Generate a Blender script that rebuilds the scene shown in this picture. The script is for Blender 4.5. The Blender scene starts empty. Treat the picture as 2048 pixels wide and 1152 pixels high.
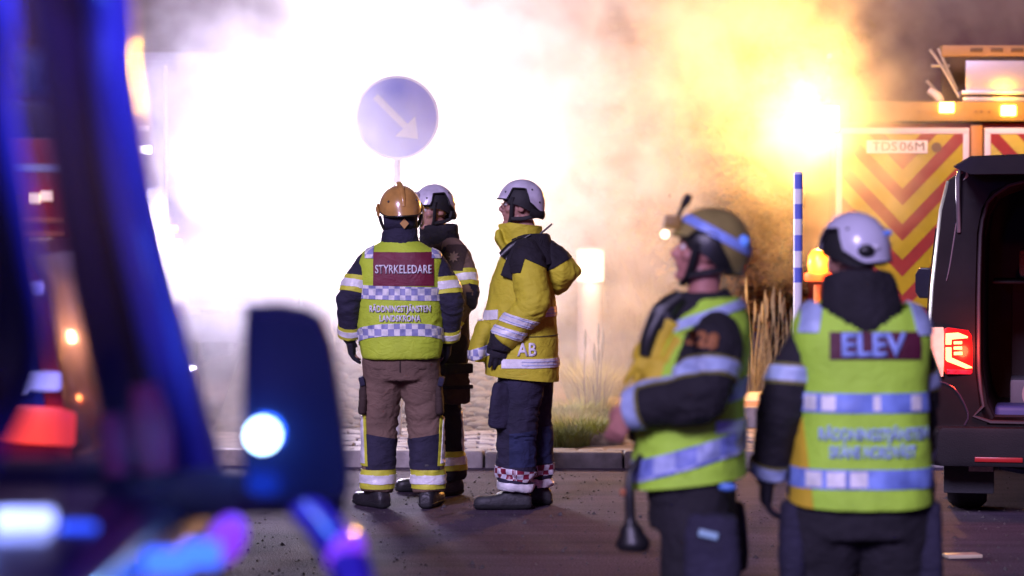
import bpy, bmesh, math, random
from mathutils import Vector as V, Matrix, noise
from mathutils.bvhtree import BVHTree
random.seed(7)
R = math.radians
sc = bpy.context.scene
col = sc.collection
# ------------------------------------------------------------------ camera
CAMH, FPX, HOR = 1.79, 5689.0, 395.0          # eye height, focal length and horizon in photo pixels (2048 wide)
cd = bpy.data.cameras.new('camera'); cam = bpy.data.objects.new('camera', cd); col.objects.link(cam)
cam.location = (0, 0, CAMH); cam.rotation_euler = (R(90 - 1.823), 0, 0)
cd.lens = 100; cd.sensor_width = 36; cd.clip_start = .1; cd.clip_end = 900
cd.dof.use_dof = True; cd.dof.focus_distance = 16.4; cd.dof.aperture_fstop = 2.0
sc.camera = cam
# ------------------------------------------------------------------ night sky
w = bpy.data.worlds.new('World'); sc.world = w; w.use_nodes = True
nt = w.node_tree; bg = nt.nodes['Background']
sky = nt.nodes.new('ShaderNodeTexSky'); sky.sky_type = 'NISHITA'; sky.sun_disc = False
SUN_EL, SUN_AZ = 26, 200                       # faint light from behind the camera's right shoulder
sky.sun_elevation = R(SUN_EL); sky.sun_rotation = R(SUN_AZ)
mx = nt.nodes.new('ShaderNodeMix'); mx.data_type = 'RGBA'; mx.blend_type = 'MULTIPLY'; mx.inputs[0].default_value = 1
mx.inputs[7].default_value = (1.0, .34, .62, 1)
nt.links.new(sky.outputs[0], mx.inputs[6]); nt.links.new(mx.outputs[2], bg.inputs[0])
bg.inputs[1].default_value = .014
# ------------------------------------------------------------------ sun (dim, blue violet: the glow of the emergency lights all round)
sd = bpy.data.lights.new('sun', 'SUN'); so = bpy.data.objects.new('sun', sd); col.objects.link(so)
sd.energy = 3.3; sd.angle = R(14); sd.color = (.68, .57, 1.0)
ca = V((math.sin(R(SUN_AZ)) * math.cos(R(SUN_EL)), math.cos(R(SUN_AZ)) * math.cos(R(SUN_EL)), math.sin(R(SUN_EL))))
so.rotation_euler = ca.to_track_quat('Z', 'Y').to_euler(); so.location = (0, -10, 12)
# ------------------------------------------------------------------ film
vs = sc.view_settings; vs.view_transform = 'Standard'; vs.look = 'None'; vs.exposure = 0; vs.gamma = 1
cy = sc.cycles
cy.use_denoising = True; cy.max_bounces = 6; cy.diffuse_bounces = 2; cy.glossy_bounces = 3; cy.transmission_bounces = 4
cy.volume_bounces = 1; cy.transparent_max_bounces = 8; cy.volume_step_rate = 1.0; cy.volume_max_steps = 96
cy.sample_clamp_indirect = 6; cy.sample_clamp_direct = 0; cy.caustics_reflective = False; cy.caustics_refractive = False
cy.use_light_tree = True

# ------------------------------------------------------------------ helpers
def PX(x, d): return (x - 1024) * d / FPX
def PZ(y, d): return CAMH - (y - HOR) * d / FPX
def P(x, y, d): return V((PX(x, d), d, PZ(y, d)))

MATS = {}
def mat(name, c, rough=.6, metal=0, var=.12, vscale=6, bump=0, bscale=60, emit=None, es=0, coat=0, spec=.5, trans=0, fold=0, fscale=11):
    if name in MATS: return MATS[name]
    m = bpy.data.materials.new(name); m.use_nodes = True; n = m.node_tree.nodes; L = m.node_tree.links
    b = n['Principled BSDF']
    b.inputs['Roughness'].default_value = rough; b.inputs['Metallic'].default_value = metal
    b.inputs['Specular IOR Level'].default_value = spec
    b.inputs['Coat Weight'].default_value = coat; b.inputs['Coat Roughness'].default_value = .06
    b.inputs['Transmission Weight'].default_value = trans
    tc = n.new('ShaderNodeTexCoord')
    if var:
        t = n.new('ShaderNodeTexNoise'); t.inputs['Scale'].default_value = vscale; t.inputs['Detail'].default_value = 5
        L.new(tc.outputs['Object'], t.inputs['Vector'])
        r = n.new('ShaderNodeValToRGB')
        r.color_ramp.elements[0].position = .3; r.color_ramp.elements[1].position = .7
        r.color_ramp.elements[0].color = tuple(max(0, x * (1 - var)) for x in c) + (1,)
        r.color_ramp.elements[1].color = tuple(min(1, x * (1 + var)) for x in c) + (1,)
        L.new(t.outputs[0], r.inputs[0]); L.new(r.outputs[0], b.inputs['Base Color'])
    else: b.inputs['Base Color'].default_value = tuple(c) + (1,)
    if bump:
        t2 = n.new('ShaderNodeTexNoise'); t2.inputs['Scale'].default_value = bscale; t2.inputs['Detail'].default_value = 3
        L.new(tc.outputs['Object'], t2.inputs['Vector'])
        bp = n.new('ShaderNodeBump'); bp.inputs['Strength'].default_value = bump; bp.inputs['Distance'].default_value = .01
        L.new(t2.outputs[0], bp.inputs['Height']); L.new(bp.outputs[0], b.inputs['Normal'])
    if fold:
        t3 = n.new('ShaderNodeTexNoise'); t3.inputs['Scale'].default_value = fscale; t3.inputs['Detail'].default_value = 2.5; t3.inputs['Distortion'].default_value = 1.2
        mp3 = n.new('ShaderNodeMapping'); mp3.inputs['Scale'].default_value = (1, 1, 1.7); mp3.inputs['Rotation'].default_value = (.3, .4, 0)
        L.new(tc.outputs['Object'], mp3.inputs[0]); L.new(mp3.outputs[0], t3.inputs['Vector'])
        rg = n.new('ShaderNodeMath'); rg.operation = 'ABSOLUTE'; sb = n.new('ShaderNodeMath'); sb.operation = 'SUBTRACT'; sb.inputs[1].default_value = .5
        L.new(t3.outputs[0], sb.inputs[0]); L.new(sb.outputs[0], rg.inputs[0])
        bq = n.new('ShaderNodeBump'); bq.inputs['Strength'].default_value = fold; bq.inputs['Distance'].default_value = .035; bq.invert = True
        L.new(rg.outputs[0], bq.inputs['Height'])
        if bump: L.new(bp.outputs[0], bq.inputs['Normal'])
        L.new(bq.outputs[0], b.inputs['Normal'])
    if emit:
        b.inputs['Emission Color'].default_value = tuple(emit) + (1,); b.inputs['Emission Strength'].default_value = es
    MATS[name] = m; return m

def checker_mat(name, c1, c2, sx, sy, rough=.35):
    m = mat(name, c1, rough, var=0); n = m.node_tree.nodes; L = m.node_tree.links; b = n['Principled BSDF']
    uv = n.new('ShaderNodeUVMap'); mp = n.new('ShaderNodeMapping'); mp.inputs['Scale'].default_value = (sx, sy, 1)
    ck = n.new('ShaderNodeTexChecker'); ck.inputs['Scale'].default_value = 1
    L.new(uv.outputs[0], mp.inputs[0]); L.new(mp.outputs[0], ck.inputs[0])
    ck.inputs[1].default_value = tuple(c1) + (1,); ck.inputs[2].default_value = tuple(c2) + (1,)
    t = n.new('ShaderNodeTexNoise'); t.inputs['Scale'].default_value = 22
    tc = n.new('ShaderNodeTexCoord'); L.new(tc.outputs['Object'], t.inputs['Vector'])
    r = n.new('ShaderNodeValToRGB'); r.color_ramp.elements[0].position = .35; r.color_ramp.elements[1].position = .6
    r.color_ramp.elements[0].color = (.55, .58, .66, 1); r.color_ramp.elements[1].color = (1, 1, 1, 1)
    L.new(t.outputs[0], r.inputs[0])
    x = n.new('ShaderNodeMix'); x.data_type = 'RGBA'; x.blend_type = 'MULTIPLY'; x.inputs[0].default_value = 1
    L.new(ck.outputs[0], x.inputs[6]); L.new(r.outputs[0], x.inputs[7]); L.new(x.outputs[2], b.inputs['Base Color'])
    return m

def link(name, me, m=None, parent=None, smooth=False, loc=None):
    o = bpy.data.objects.new(name, me); col.objects.link(o)
    if m is not None: me.materials.clear(); me.materials.append(m)
    if smooth:
        for p in me.polygons: p.use_smooth = True
    if parent: o.parent = parent
    if loc is not None: o.location = loc
    return o
def tag(o, label=None, cat=None, group=None, kind=None):
    if label: o['label'] = label
    if cat: o['category'] = cat
    if group: o['group'] = group
    if kind: o['kind'] = kind
    return o
def empty(name, loc=(0, 0, 0), rz=0):
    o = bpy.data.objects.new(name, None); col.objects.link(o); o.location = loc; o.rotation_euler = (0, 0, rz); o.empty_display_size = .2
    return o

class MB:
    """collects simple shapes and builds one mesh object"""
    def __init__(s): s.v = []; s.f = []
    def add(s, vs, fs):
        b = len(s.v); s.v += [V(x) for x in vs]; s.f += [tuple(i + b for i in f) for f in fs]; return s
    def box(s, lo, hi):
        x0, y0, z0 = lo; x1, y1, z1 = hi
        return s.add([(x0,y0,z0),(x1,y0,z0),(x1,y1,z0),(x0,y1,z0),(x0,y0,z1),(x1,y0,z1),(x1,y1,z1),(x0,y1,z1)],
                     [(0,3,2,1),(4,5,6,7),(0,1,5,4),(1,2,6,5),(2,3,7,6),(3,0,4,7)])
    def rings(s, rings, caps=True, closed=True):
        b = len(s.v); n = len(rings[0])
        for r in rings: s.v += [V(x) for x in r]
        for i in range(len(rings) - 1):
            for j in range(n if closed else n - 1):
                k = (j + 1) % n
                s.f.append((b + i*n + j, b + i*n + k, b + (i+1)*n + k, b + (i+1)*n + j))
        if caps and closed:
            s.f.append(tuple(b + j for j in reversed(range(n)))); s.f.append(tuple(b + (len(rings)-1)*n + j for j in range(n)))
        return s
    def tube(s, pts, rad, n=12, sub=4, side=None):
        pts = [V(p) for p in pts]; rad = [(r, r) if not isinstance(r, (tuple, list)) else r for r in rad]
        if sub > 1 and len(pts) > 1:
            P2, R2 = [], []
            for i in range(len(pts) - 1):
                p0 = pts[max(i-1, 0)]; p1 = pts[i]; p2 = pts[i+1]; p3 = pts[min(i+2, len(pts)-1)]
                for k in range(sub):
                    t = k / sub
                    P2.append(.5*((2*p1) + (p2-p0)*t + (2*p0-5*p1+4*p2-p3)*t*t + (3*p1-p0-3*p2+p3)*t**3))
                    ts = t*t*(3-2*t)
                    R2.append((rad[i][0]*(1-ts)+rad[i+1][0]*ts, rad[i][1]*(1-ts)+rad[i+1][1]*ts))
            P2.append(pts[-1]); R2.append(rad[-1]); pts, rad = P2, R2
        rings = []; ref = V(side) if side else None
        for i, p in enumerate(pts):
            t = (pts[min(i+1, len(pts)-1)] - pts[max(i-1, 0)]).normalized()
            if ref is None: ref = V((1, 0, 0)) if abs(t.x) < .8 else V((0, 1, 0))
            a = (ref - t * ref.dot(t)).normalized(); b = t.cross(a); ref = a
            rings.append([p + a*(rad[i][0]*math.cos(2*math.pi*j/n)) + b*(rad[i][1]*math.sin(2*math.pi*j/n)) for j in range(n)])
        return s.rings(rings)
    def ell(s, c, r, n=14, m=9, rot=None):
        c = V(c); rings = []
        for i in range(m + 1):
            a = -math.pi/2 + math.pi * (i + .02 if i == 0 else (i - .02 if i == m else i)) / m
            rings.append([c + ((rot or Matrix.Identity(3)) @ V((r[0]*math.cos(a)*math.cos(2*math.pi*j/n), r[1]*math.cos(a)*math.sin(2*math.pi*j/n), r[2]*math.sin(a)))) for j in range(n)])
        return s.rings(rings)
    def lathe(s, c, prof, n=20, axis='z'):
        c = V(c); rings = []
        for r, h in prof:
            ring = []
            for j in range(n):
                a = 2*math.pi*j/n; x, y = r*math.cos(a), r*math.sin(a)
                ring.append(c + (V((x, y, h)) if axis == 'z' else V((x, h, y)) if axis == 'y' else V((h, x, y))))
            rings.append(ring)
        return s.rings(rings)
    def prism(s, poly, y0, y1):
        """polygon in xz extruded along y"""
        return s.rings([[V((x, y0, z)) for x, z in poly], [V((x, y1, z)) for x, z in poly]])
    def mesh(s, name='m'):
        me = bpy.data.meshes.new(name); me.from_pydata([tuple(v) for v in s.v], [], s.f); me.update()
        bm = bmesh.new(); bm.from_mesh(me); bmesh.ops.recalc_face_normals(bm, faces=bm.faces); bm.to_mesh(me); bm.free()
        return me
    def build(s, name, m, parent=None, smooth=False, bevel=0, seg=2, loc=None):
        me = s.mesh(name)
        if bevel:
            bm = bmesh.new(); bm.from_mesh(me)
            ed = [e for e in bm.edges if len(e.link_faces) == 2 and e.calc_face_angle(0) > .5]
            bmesh.ops.bevel(bm, geom=ed, offset=bevel, segments=seg, profile=.6, affect='EDGES', clamp_overlap=True)
            bm.to_mesh(me); bm.free()
        o = link(name, me, m, parent, smooth or bevel > 0, loc)
        if smooth or bevel: smooth_angle(me)
        return o
def smooth_angle(me, a=38):
    for p in me.polygons: p.use_smooth = True
    bm = bmesh.new(); bm.from_mesh(me)
    for e in bm.edges:
        e.smooth = not (len(e.link_faces) == 2 and e.calc_face_angle(0) > R(a))
    bm.to_mesh(me); bm.free()

def remesh(mb, voxel, smooth=3):
    """fuse overlapping closed shapes into one continuous surface"""
    me = mb.mesh('tmp'); o = bpy.data.objects.new('tmp', me); col.objects.link(o)
    md = o.modifiers.new('r', 'REMESH'); md.mode = 'VOXEL'; md.voxel_size = voxel
    if smooth:
        s = o.modifiers.new('s', 'SMOOTH'); s.factor = .5; s.iterations = smooth
    dg = bpy.context.evaluated_depsgraph_get(); dg.update()
    out = bpy.data.meshes.new_from_object(o.evaluated_get(dg))
    bpy.data.objects.remove(o); bpy.data.meshes.remove(me)
    for p in out.polygons: p.use_smooth = True
    return out

def wrinkle(me, amp=.006, sc_=(9, 9, 14), seed=0, zones=()):
    """cloth folds: ridged noise along the normals, stronger around joints (centre, radius, extra amplitude)"""
    off = V((seed*3.1, seed*1.7, seed*.9)); S = V(sc_)
    nn = [v.normal.copy() for v in me.vertices]
    for v, n in zip(me.vertices, nn):
        c = v.co; q = V((c.x*S.x, c.y*S.y, c.z*S.z)) + off
        a = amp; a2 = 0
        for zc, zr, za in zones:
            d = (c - V(zc)).length / zr
            if d < 1: a += za * .5 * (1 - d); a2 += za * 1.5 * min(1, 1.6*(1 - d))
        if a2:
            q2 = V((c.x*4.5 + seed, c.y*4.5, c.z*24 + noise.noise(c*6 + off)*2.2)); kk = 1 - abs(noise.noise(q2))*2.2
            v.co = c = c + n * (max(-.4, kk) * a2 * .8 - a2*.2)
        k = noise.noise(q) * .6 + (.5 - abs(noise.noise(q*1.9 + V((5, 3, 1))))) * .9 + noise.noise(q*4.3) * .18
        v.co = c + n * (k * a)
    me.update()

def cut(src, planes, off=.004, keep=None, thick=None, uv=None, inner=0):
    """a conforming piece of a surface: keep what lies behind all planes, lift it by off"""
    bm = bmesh.new(); bm.from_mesh(src)
    if keep:
        bad = [f for f in bm.faces if not keep(f.calc_center_median(), f.normal)]
        bmesh.ops.delete(bm, geom=bad, context='FACES')
    for co, no in planes:
        bmesh.ops.bisect_plane(bm, geom=bm.verts[:] + bm.edges[:] + bm.faces[:], dist=1e-5, plane_co=V(co), plane_no=V(no), clear_outer=True)
    bm.normal_update()
    lay = bm.loops.layers.uv.new('UVMap') if uv else None
    if uv:
        for f in bm.faces:
            for l in f.loops: l[lay].uv = uv(l.vert.co)
    nn = {v: v.normal.copy() for v in bm.verts}
    for v in bm.verts: v.co += nn[v] * off
    th = off * .9 if thick is None else thick
    if th and bm.faces: bmesh.ops.solidify(bm, geom=bm.faces[:], thickness=-th if False else th)
    me = bpy.data.meshes.new('cut'); bm.to_mesh(me); bm.free()
    for p in me.polygons: p.use_smooth = True
    smooth_angle(me, 50)
    return me
def band(co, axis, w):
    """planes that keep a slab of width w around co"""
    co = V(co); a = V(axis).normalized()
    return [(co + a*w/2, a), (co - a*w/2, -a)]

def text_mesh(s, size, spacing=1.0, align='CENTER', ext=0, bold=0):
    cu = bpy.data.curves.new('t', 'FONT'); cu.body = s; cu.size = size; cu.align_x = align; cu.align_y = 'CENTER'; cu.space_character = spacing
    cu.offset = bold; cu.extrude = ext; cu.resolution_u = 3
    o = bpy.data.objects.new('t', cu); col.objects.link(o)
    dg = bpy.context.evaluated_depsgraph_get(); dg.update()
    me = bpy.data.meshes.new_from_object(o.evaluated_get(dg))
    bpy.data.objects.remove(o); bpy.data.curves.remove(cu)
    return me
def wrap_text(s, size, surf, origin, right, up, bold=0, off=.007, spacing=1.0, stretch=1.0, width=None):
    """letters laid onto a surface: cast from origin + text plane along the facing direction"""
    me = text_mesh(s, size, spacing, bold=bold)
    if width:
        xs = [v.co.x for v in me.vertices]; stretch = width/(max(xs) - min(xs))
    r = V(right).normalized(); u = V(up).normalized(); dirn = u.cross(r)     # into the surface
    bm = bmesh.new(); bm.from_mesh(surf); bvh = BVHTree.FromBMesh(bm); bm.free()
    bm = bmesh.new(); bm.from_mesh(me)
    bmesh.ops.triangulate(bm, faces=bm.faces)
    for v in bm.verts:
        p = V(origin) + r*(v.co.x*stretch) + u*v.co.y
        h = bvh.ray_cast(p - dirn*.6, dirn)
        v.co = (h[0] if h[0] else p) - dirn*off
    bm.normal_update()
    bmesh.ops.solidify(bm, geom=bm.faces[:], thickness=.002)
    bm.to_mesh(me); bm.free()
    return me
def clip_poly(poly, a, b, c):
    """keep a*x+b*z<=c"""
    out = []
    for i in range(len(poly)):
        p, q = poly[i], poly[(i+1) % len(poly)]
        dp, dq = a*p[0]+b*p[1]-c, a*q[0]+b*q[1]-c
        if dp <= 0: out.append(p)
        if dp*dq < 0:
            t = dp/(dp-dq); out.append((p[0]+(q[0]-p[0])*t, p[1]+(q[1]-p[1])*t))
    return out
def lamp(name, kind, loc, color, energy, radius=.1, parent=None, aim=None, **kw):
    ld = bpy.data.lights.new(name, kind); lo = bpy.data.objects.new(name, ld); col.objects.link(lo)
    ld.color = color; ld.energy = energy; lo.location = loc
    if kind == 'AREA': ld.shape = 'DISK'; ld.size = radius*2
    else: ld.shadow_soft_size = radius
    if aim is not None: lo.rotation_euler = (V(loc) - V(aim)).to_track_quat('Z', 'Y').to_euler()
    for k, x in kw.items(): setattr(ld, k, x)
    if parent: lo.parent = parent
    return lo
def smst(x, a, b):
    t = max(0, min(1, (x-a)/(b-a))); return t*t*(3-2*t)
def superring(cx, cy_, z, rx, ry, p=2.6, n=28):
    out = []
    for j in range(n):
        t = 2*math.pi*j/n; c, s_ = math.cos(t), math.sin(t)
        out.append(V((cx + rx*math.copysign(abs(c)**(2/p), c), cy_ + ry*math.copysign(abs(s_)**(2/p), s_), z)))
    return out
# ================================================================== GROUND AND ISLAND
def asphalt():
    m = bpy.data.materials.new('asphalt'); m.use_nodes = True; n = m.node_tree.nodes; L = m.node_tree.links; b = n['Principled BSDF']
    tc = n.new('ShaderNodeTexCoord')
    def nz(s_, det=4, vec=None):
        t = n.new('ShaderNodeTexNoise'); t.inputs['Scale'].default_value = s_; t.inputs['Detail'].default_value = det; L.new(vec or tc.outputs['Object'], t.inputs['Vector']); return t
    def ramp(src, stops):
        r = n.new('ShaderNodeValToRGB'); e = r.color_ramp.elements
        e[0].position, e[0].color = stops[0][0], stops[0][1]; e[1].position, e[1].color = stops[-1][0], stops[-1][1]
        L.new(src, r.inputs[0]); return r
    def g(v): return (v, v*.92, v*1.03, 1)
    big = ramp(nz(.7).outputs[0], ((.3, g(.078)), (.72, g(.135))))
    fine = ramp(nz(90, 2).outputs[0], ((.35, g(.55)), (.68, g(1.35))))
    vo = n.new('ShaderNodeTexVoronoi'); vo.inputs['Scale'].default_value = 130; L.new(tc.outputs['Object'], vo.inputs['Vector'])
    sp = ramp(vo.outputs['Distance'], ((.05, g(1.5)), (.35, g(.8))))
    mp = n.new('ShaderNodeMapping'); mp.inputs['Scale'].default_value = (.25, 2.2, 1); L.new(tc.outputs['Object'], mp.inputs[0])
    st = ramp(nz(1.6, 5, mp.outputs[0]).outputs[0], ((.35, g(.7)), (.65, g(1.25))))
    def mul(a, c):
        x = n.new('ShaderNodeMix'); x.data_type = 'RGBA'; x.blend_type = 'MULTIPLY'; x.inputs[0].default_value = 1; L.new(a, x.inputs[6]); L.new(c, x.inputs[7]); return x.outputs[2]
    L.new(mul(mul(mul(big.outputs[0], fine.outputs[0]), sp.outputs[0]), st.outputs[0]), b.inputs['Base Color'])
    rr = n.new('ShaderNodeMapRange'); rr.inputs[3].default_value = .75; rr.inputs[4].default_value = .95; b.inputs['Specular IOR Level'].default_value = .18; L.new(nz(2.2).outputs[0], rr.inputs[0]); L.new(rr.outputs[0], b.inputs['Roughness'])
    bp = n.new('ShaderNodeBump'); bp.inputs['Strength'].default_value = .6; bp.inputs['Distance'].default_value = .006; L.new(vo.outputs['Distance'], bp.inputs['Height'])
    L.new(bp.outputs[0], b.inputs['Normal']); return m
g = MB(); g.add([(-300, -60, 0), (300, -60, 0), (300, 500, 0), (-300, 500, 0)], [(0, 1, 2, 3)])
tag(g.build('road', asphalt()), kind='structure')
# crack sealed with tar, winding across the road
cr = MB(); random.seed(3); px_ = [(742, 1108), (790, 1078), (840, 1055), (880, 1035), (905, 1028), (935, 1012)]
pts = [V((PX(x, 10183/(y-HOR)), 10183/(y-HOR), .002)) for x, y in px_]
fine = []
for a, c in zip(pts, pts[1:]):
    for k in range(8):
        q = a.lerp(c, k/8); fine.append(q + V((random.uniform(-.02, .02), random.uniform(-.03, .03), 0)))
vv = []; ff = []
for i, q in enumerate(fine):
    w_ = random.uniform(.004, .014); vv += [q + V((0, -w_, .002)), q + V((0, w_, .002))]
    if i: ff.append((2*i-2, 2*i, 2*i+1, 2*i-1))
tag(cr.add(vv, ff).build('road_crack', mat('tar_crack', (.015, .014, .014), .7)), kind='structure')

STONE = [mat('kerb_stone_%s' % k, c, .8, var=.25, vscale=12, bump=.5, bscale=70) for k, c in (('grey', (.25, .23, .22)), ('warm', (.29, .25, .22)), ('pale', (.33, .30, .28)))]
isl = MB(); KX0, KX1 = -3.2, 3.6
def kerb_y(x): return 18.78 + .045*(x-.9)**2*(.35 if x > .9 else .5)
xs = [KX0 + (KX1-KX0)*k/40 for k in range(41)]
vv = [(x, kerb_y(x)+.1, .07) for x in xs] + [(x, 34, .07) for x in xs]
isl.add(vv, [(k, k+1, 42+k, 41+k) for k in range(40)])
island = tag(isl.build('traffic_island', mat('island_sand', (.22, .18, .14), .95, var=.25, vscale=5, bump=.6, bscale=40)), kind='structure')
# kerb stones, each its own piece
x = KX0; i = 0
while x < KX1:
    ln = random.uniform(.92, 1.05); y0, y1 = kerb_y(x), kerb_y(x+ln)
    b = MB(); b.box((0, -.02, -.05), (ln-.012, .14, .108 + random.uniform(-.004, .004)))
    o = b.build('kerb_stone', STONE[i % 3], island, bevel=.018, seg=3); o.location = (x, y0, 0); o.rotation_euler = (0, 0, math.atan2(y1-y0, ln)); x += ln; i += 1
for k in range(5):                                       # inner kerb
    b = MB(); b.box((0, 0, 0), (.98, .16, .2)); o = b.build('kerb_stone', STONE[k % 3], island, bevel=.02, seg=3); o.location = (1.1 + k, 21.25, .02)
# flat setts of the apron
sett = []
for k in range(4):
    b = MB(); w_, l_ = .088, .088; b.box((-w_, -l_, -.05), (w_, l_, .012)); me = b.build('tmp', STONE[k % 3], bevel=.022, seg=2); sett.append(me.data); bpy.data.objects.remove(me)
random.seed(11); cnt = 0
for r_ in range(9):
    for c_ in range(26):
        X = -1.75 + c_*.19 + (.09 if r_ % 2 else 0); Y = kerb_y(X) + .27 + r_*.19
        if .12 < X < .95 and r_ > 0: continue
        if cnt > 196: continue
        o = bpy.data.objects.new('sett', sett[random.randrange(4)]); col.objects.link(o); o.parent = island
        o.location = (X, Y, .085 + random.uniform(-.006, .008)); o.rotation_euler = (random.uniform(-.05, .05), random.uniform(-.05, .05), random.uniform(-.06, .06)); cnt += 1
# rounded cobbles of the raised mound on the left
mound = []
for k in range(5):
    b = MB(); random.seed(20+k); rings = []
    for z, s_ in ((-.06, .85), (-.01, 1), (.012, .96), (.026, .8), (.032, .4)):
        rings.append([V((.088*s_*math.copysign(abs(math.cos(t))**.75, math.cos(t)) + random.uniform(-.008, .008), .062*s_*math.copysign(abs(math.sin(t))**.75, math.sin(t)) + random.uniform(-.006, .006), z)) for t in [2*math.pi*j/12 for j in range(12)]])
    b.rings(rings); me = b.build('tmp', mat('mound_stone_%d' % (k % 2), ((.15, .12, .095), (.12, .1, .08))[k % 2], .85, var=.25, vscale=9, bump=.5, bscale=60), smooth=True); mound.append(me.data); bpy.data.objects.remove(me)
mm = MB(); cols = [-2.2 + .1*k for k in range(26)]
def mound_z(x, y): return .07 + .42*smst(y, 20.6, 23.2)*(1 - smst(x, -.1, .35))
rows = [20.4 + .2*k for k in range(19)]
mm.add([(x, y, mound_z(x, y)-.01) for y in rows for x in cols], [(r*26+c, r*26+c+1, (r+1)*26+c+1, (r+1)*26+c) for r in range(18) for c in range(25)])
mm.build('mound_bed', mat('mound_bed', (.12, .1, .08), .95, var=.2, bump=.5), island, True)
random.seed(5)
for r_ in range(21):
    for c_ in range(13):
        X = -1.6 + c_*.165 + (.08 if r_ % 2 else 0); Y = 20.7 + r_*.125
        if X > .2: continue
        o = bpy.data.objects.new('cobble', mound[random.randrange(5)]); col.objects.link(o); o.parent = island
        o.location = (X + random.uniform(-.02, .02), Y, mound_z(X, Y) + random.uniform(-.012, .012)); s_ = random.uniform(.9, 1.12); o.scale = (s_, s_, s_); o.rotation_euler = (.16 + random.uniform(-.1, .1), random.uniform(-.12, .12), random.uniform(-.15, .15))
b = MB(); b.box((1.1, 21.42, .1), (4.2, 22.0, .21)); b.build('brick_strip', mat('brick_strip', (.3, .15, .11), .9, var=.25, bump=.4), island)
b = MB(); b.box((1.0, 22.0, .1), (4.4, 23.0, .215)); b.build('paving_slab', mat('paving_pale', (.5, .46, .42), .8, var=.12, bump=.2), island)

# ------------------------------------------------------------------ plants and rocks
def leafmat(n, c): return mat(n, c, .7, var=.35, vscale=9)
LG = [leafmat('grass_yellow_green', (.32, .36, .05)), leafmat('grass_dry', (.38, .33, .1)), leafmat('grass_dark', (.17, .2, .04))]
def tuft(name, c, n, h, spread, m, parent=None, lean=.35, wd=.006, seed=0):
    rnd = random.Random(seed); b = MB()
    for i in range(n):
        a = rnd.uniform(0, 6.283); r0 = spread*math.sqrt(rnd.random()); p0 = V((r0*math.cos(a), r0*math.sin(a), 0)); hh = h*rnd.uniform(.45, 1.1)
        dr = V((math.cos(a + rnd.uniform(-1, 1)), math.sin(a + rnd.uniform(-1, 1)), 0))*lean*hh*rnd.uniform(.2, 1.2); s_ = V((-dr.y, dr.x, 0)); s_ = s_.normalized()*wd if s_.length > 1e-6 else V((wd, 0, 0))
        p1 = p0 + dr*.3 + V((0, 0, hh*.55)); p2 = p0 + dr + V((0, 0, hh*rnd.uniform(.8, 1)))
        b.add([p0 - s_, p0 + s_, p1 + s_*.8, p1 - s_*.8, p2], [(0, 1, 2, 3), (3, 2, 4)])
    o = b.build(name, m, parent); o.location = c; return o
random.seed(9)
ntf = 0
for k, (x, y, h, sp, n, mi) in enumerate(((1165, 882, .16, .2, 260, 0), (1125, 868, .14, .16, 200, 1), (1150, 850, .17, .14, 180, 0), (1195, 868, .12, .16, 180, 1), (1180, 815, .3, .1, 150, 0), (1160, 800, .34, .09, 140, 0), (1215, 848, .12, .14, 140, 2), (1130, 890, .12, .14, 140, 2), (1245, 790, .22, .15, 120, 2), (1190, 840, .18, .12, 120, 1))):
    d = (CAMH-.08)*FPX/(y-HOR); o = tuft('grass_tuft', (PX(x, d), d, .07), n*4, h*1.35, sp*1.2, LG[mi], seed=k, lean=.8, wd=.0035)
    lab = ('low yellow green grass tuft at the kerb edge', 'dry straw coloured grass tuft on the island', 'low green grass tuft among the rocks', 'small straw coloured tuft beside the mossy rocks', 'upright bright green grass clump behind the rocks', 'tall bright green grass clump beside the dark stalk', 'dark low tuft at the right end of the rocks', 'dark low tuft beside the trouser legs', 'dark tuft beyond the rocks by the bollard foot', 'dry grass clump between two rocks')[k]
    tag(o, lab, 'grass', 'grass tufts on the traffic island')
def rock(c, r, seed, parent=None):
    b = MB(); b.ell((0, 0, 0), r, 16, 10); me = b.mesh('rock'); 
    for v in me.vertices:
        k = noise.noise(v.co*7 + V((seed, 0, 0)))*.35 + noise.noise(v.co*19 + V((0, seed, 0)))*.15; v.co *= 1 + k
    o = link('rock', me, mat('mossy_rock', (.2, .16, .1), .95, var=.5, vscale=14, bump=.8, bscale=50), parent, True); o.location = c; return o
for k, (x, y, r, lab) in enumerate(((1160, 872, (.22, .14, .1), 'broad low mossy rock in the middle of the planting'), (1205, 880, (.16, .12, .08), 'low rock at the kerb end of the planting'), (1118, 880, (.16, .12, .09), 'mossy rock beside the trouser legs of the yellow jacket'), (1185, 838, (.22, .15, .1), 'flat pale rock behind the mossy rocks'), (1135, 835, (.2, .15, .1), 'rounded rock at the back of the planting'), (1225, 858, (.13, .1, .07), 'small rock at the outer end of the planting'))):
    d = (CAMH-.1)*FPX/(y-HOR); tag(rock((PX(x, d), d, .08), r, k*3.3), lab, 'rock', 'rocks on the traffic island')
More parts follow.
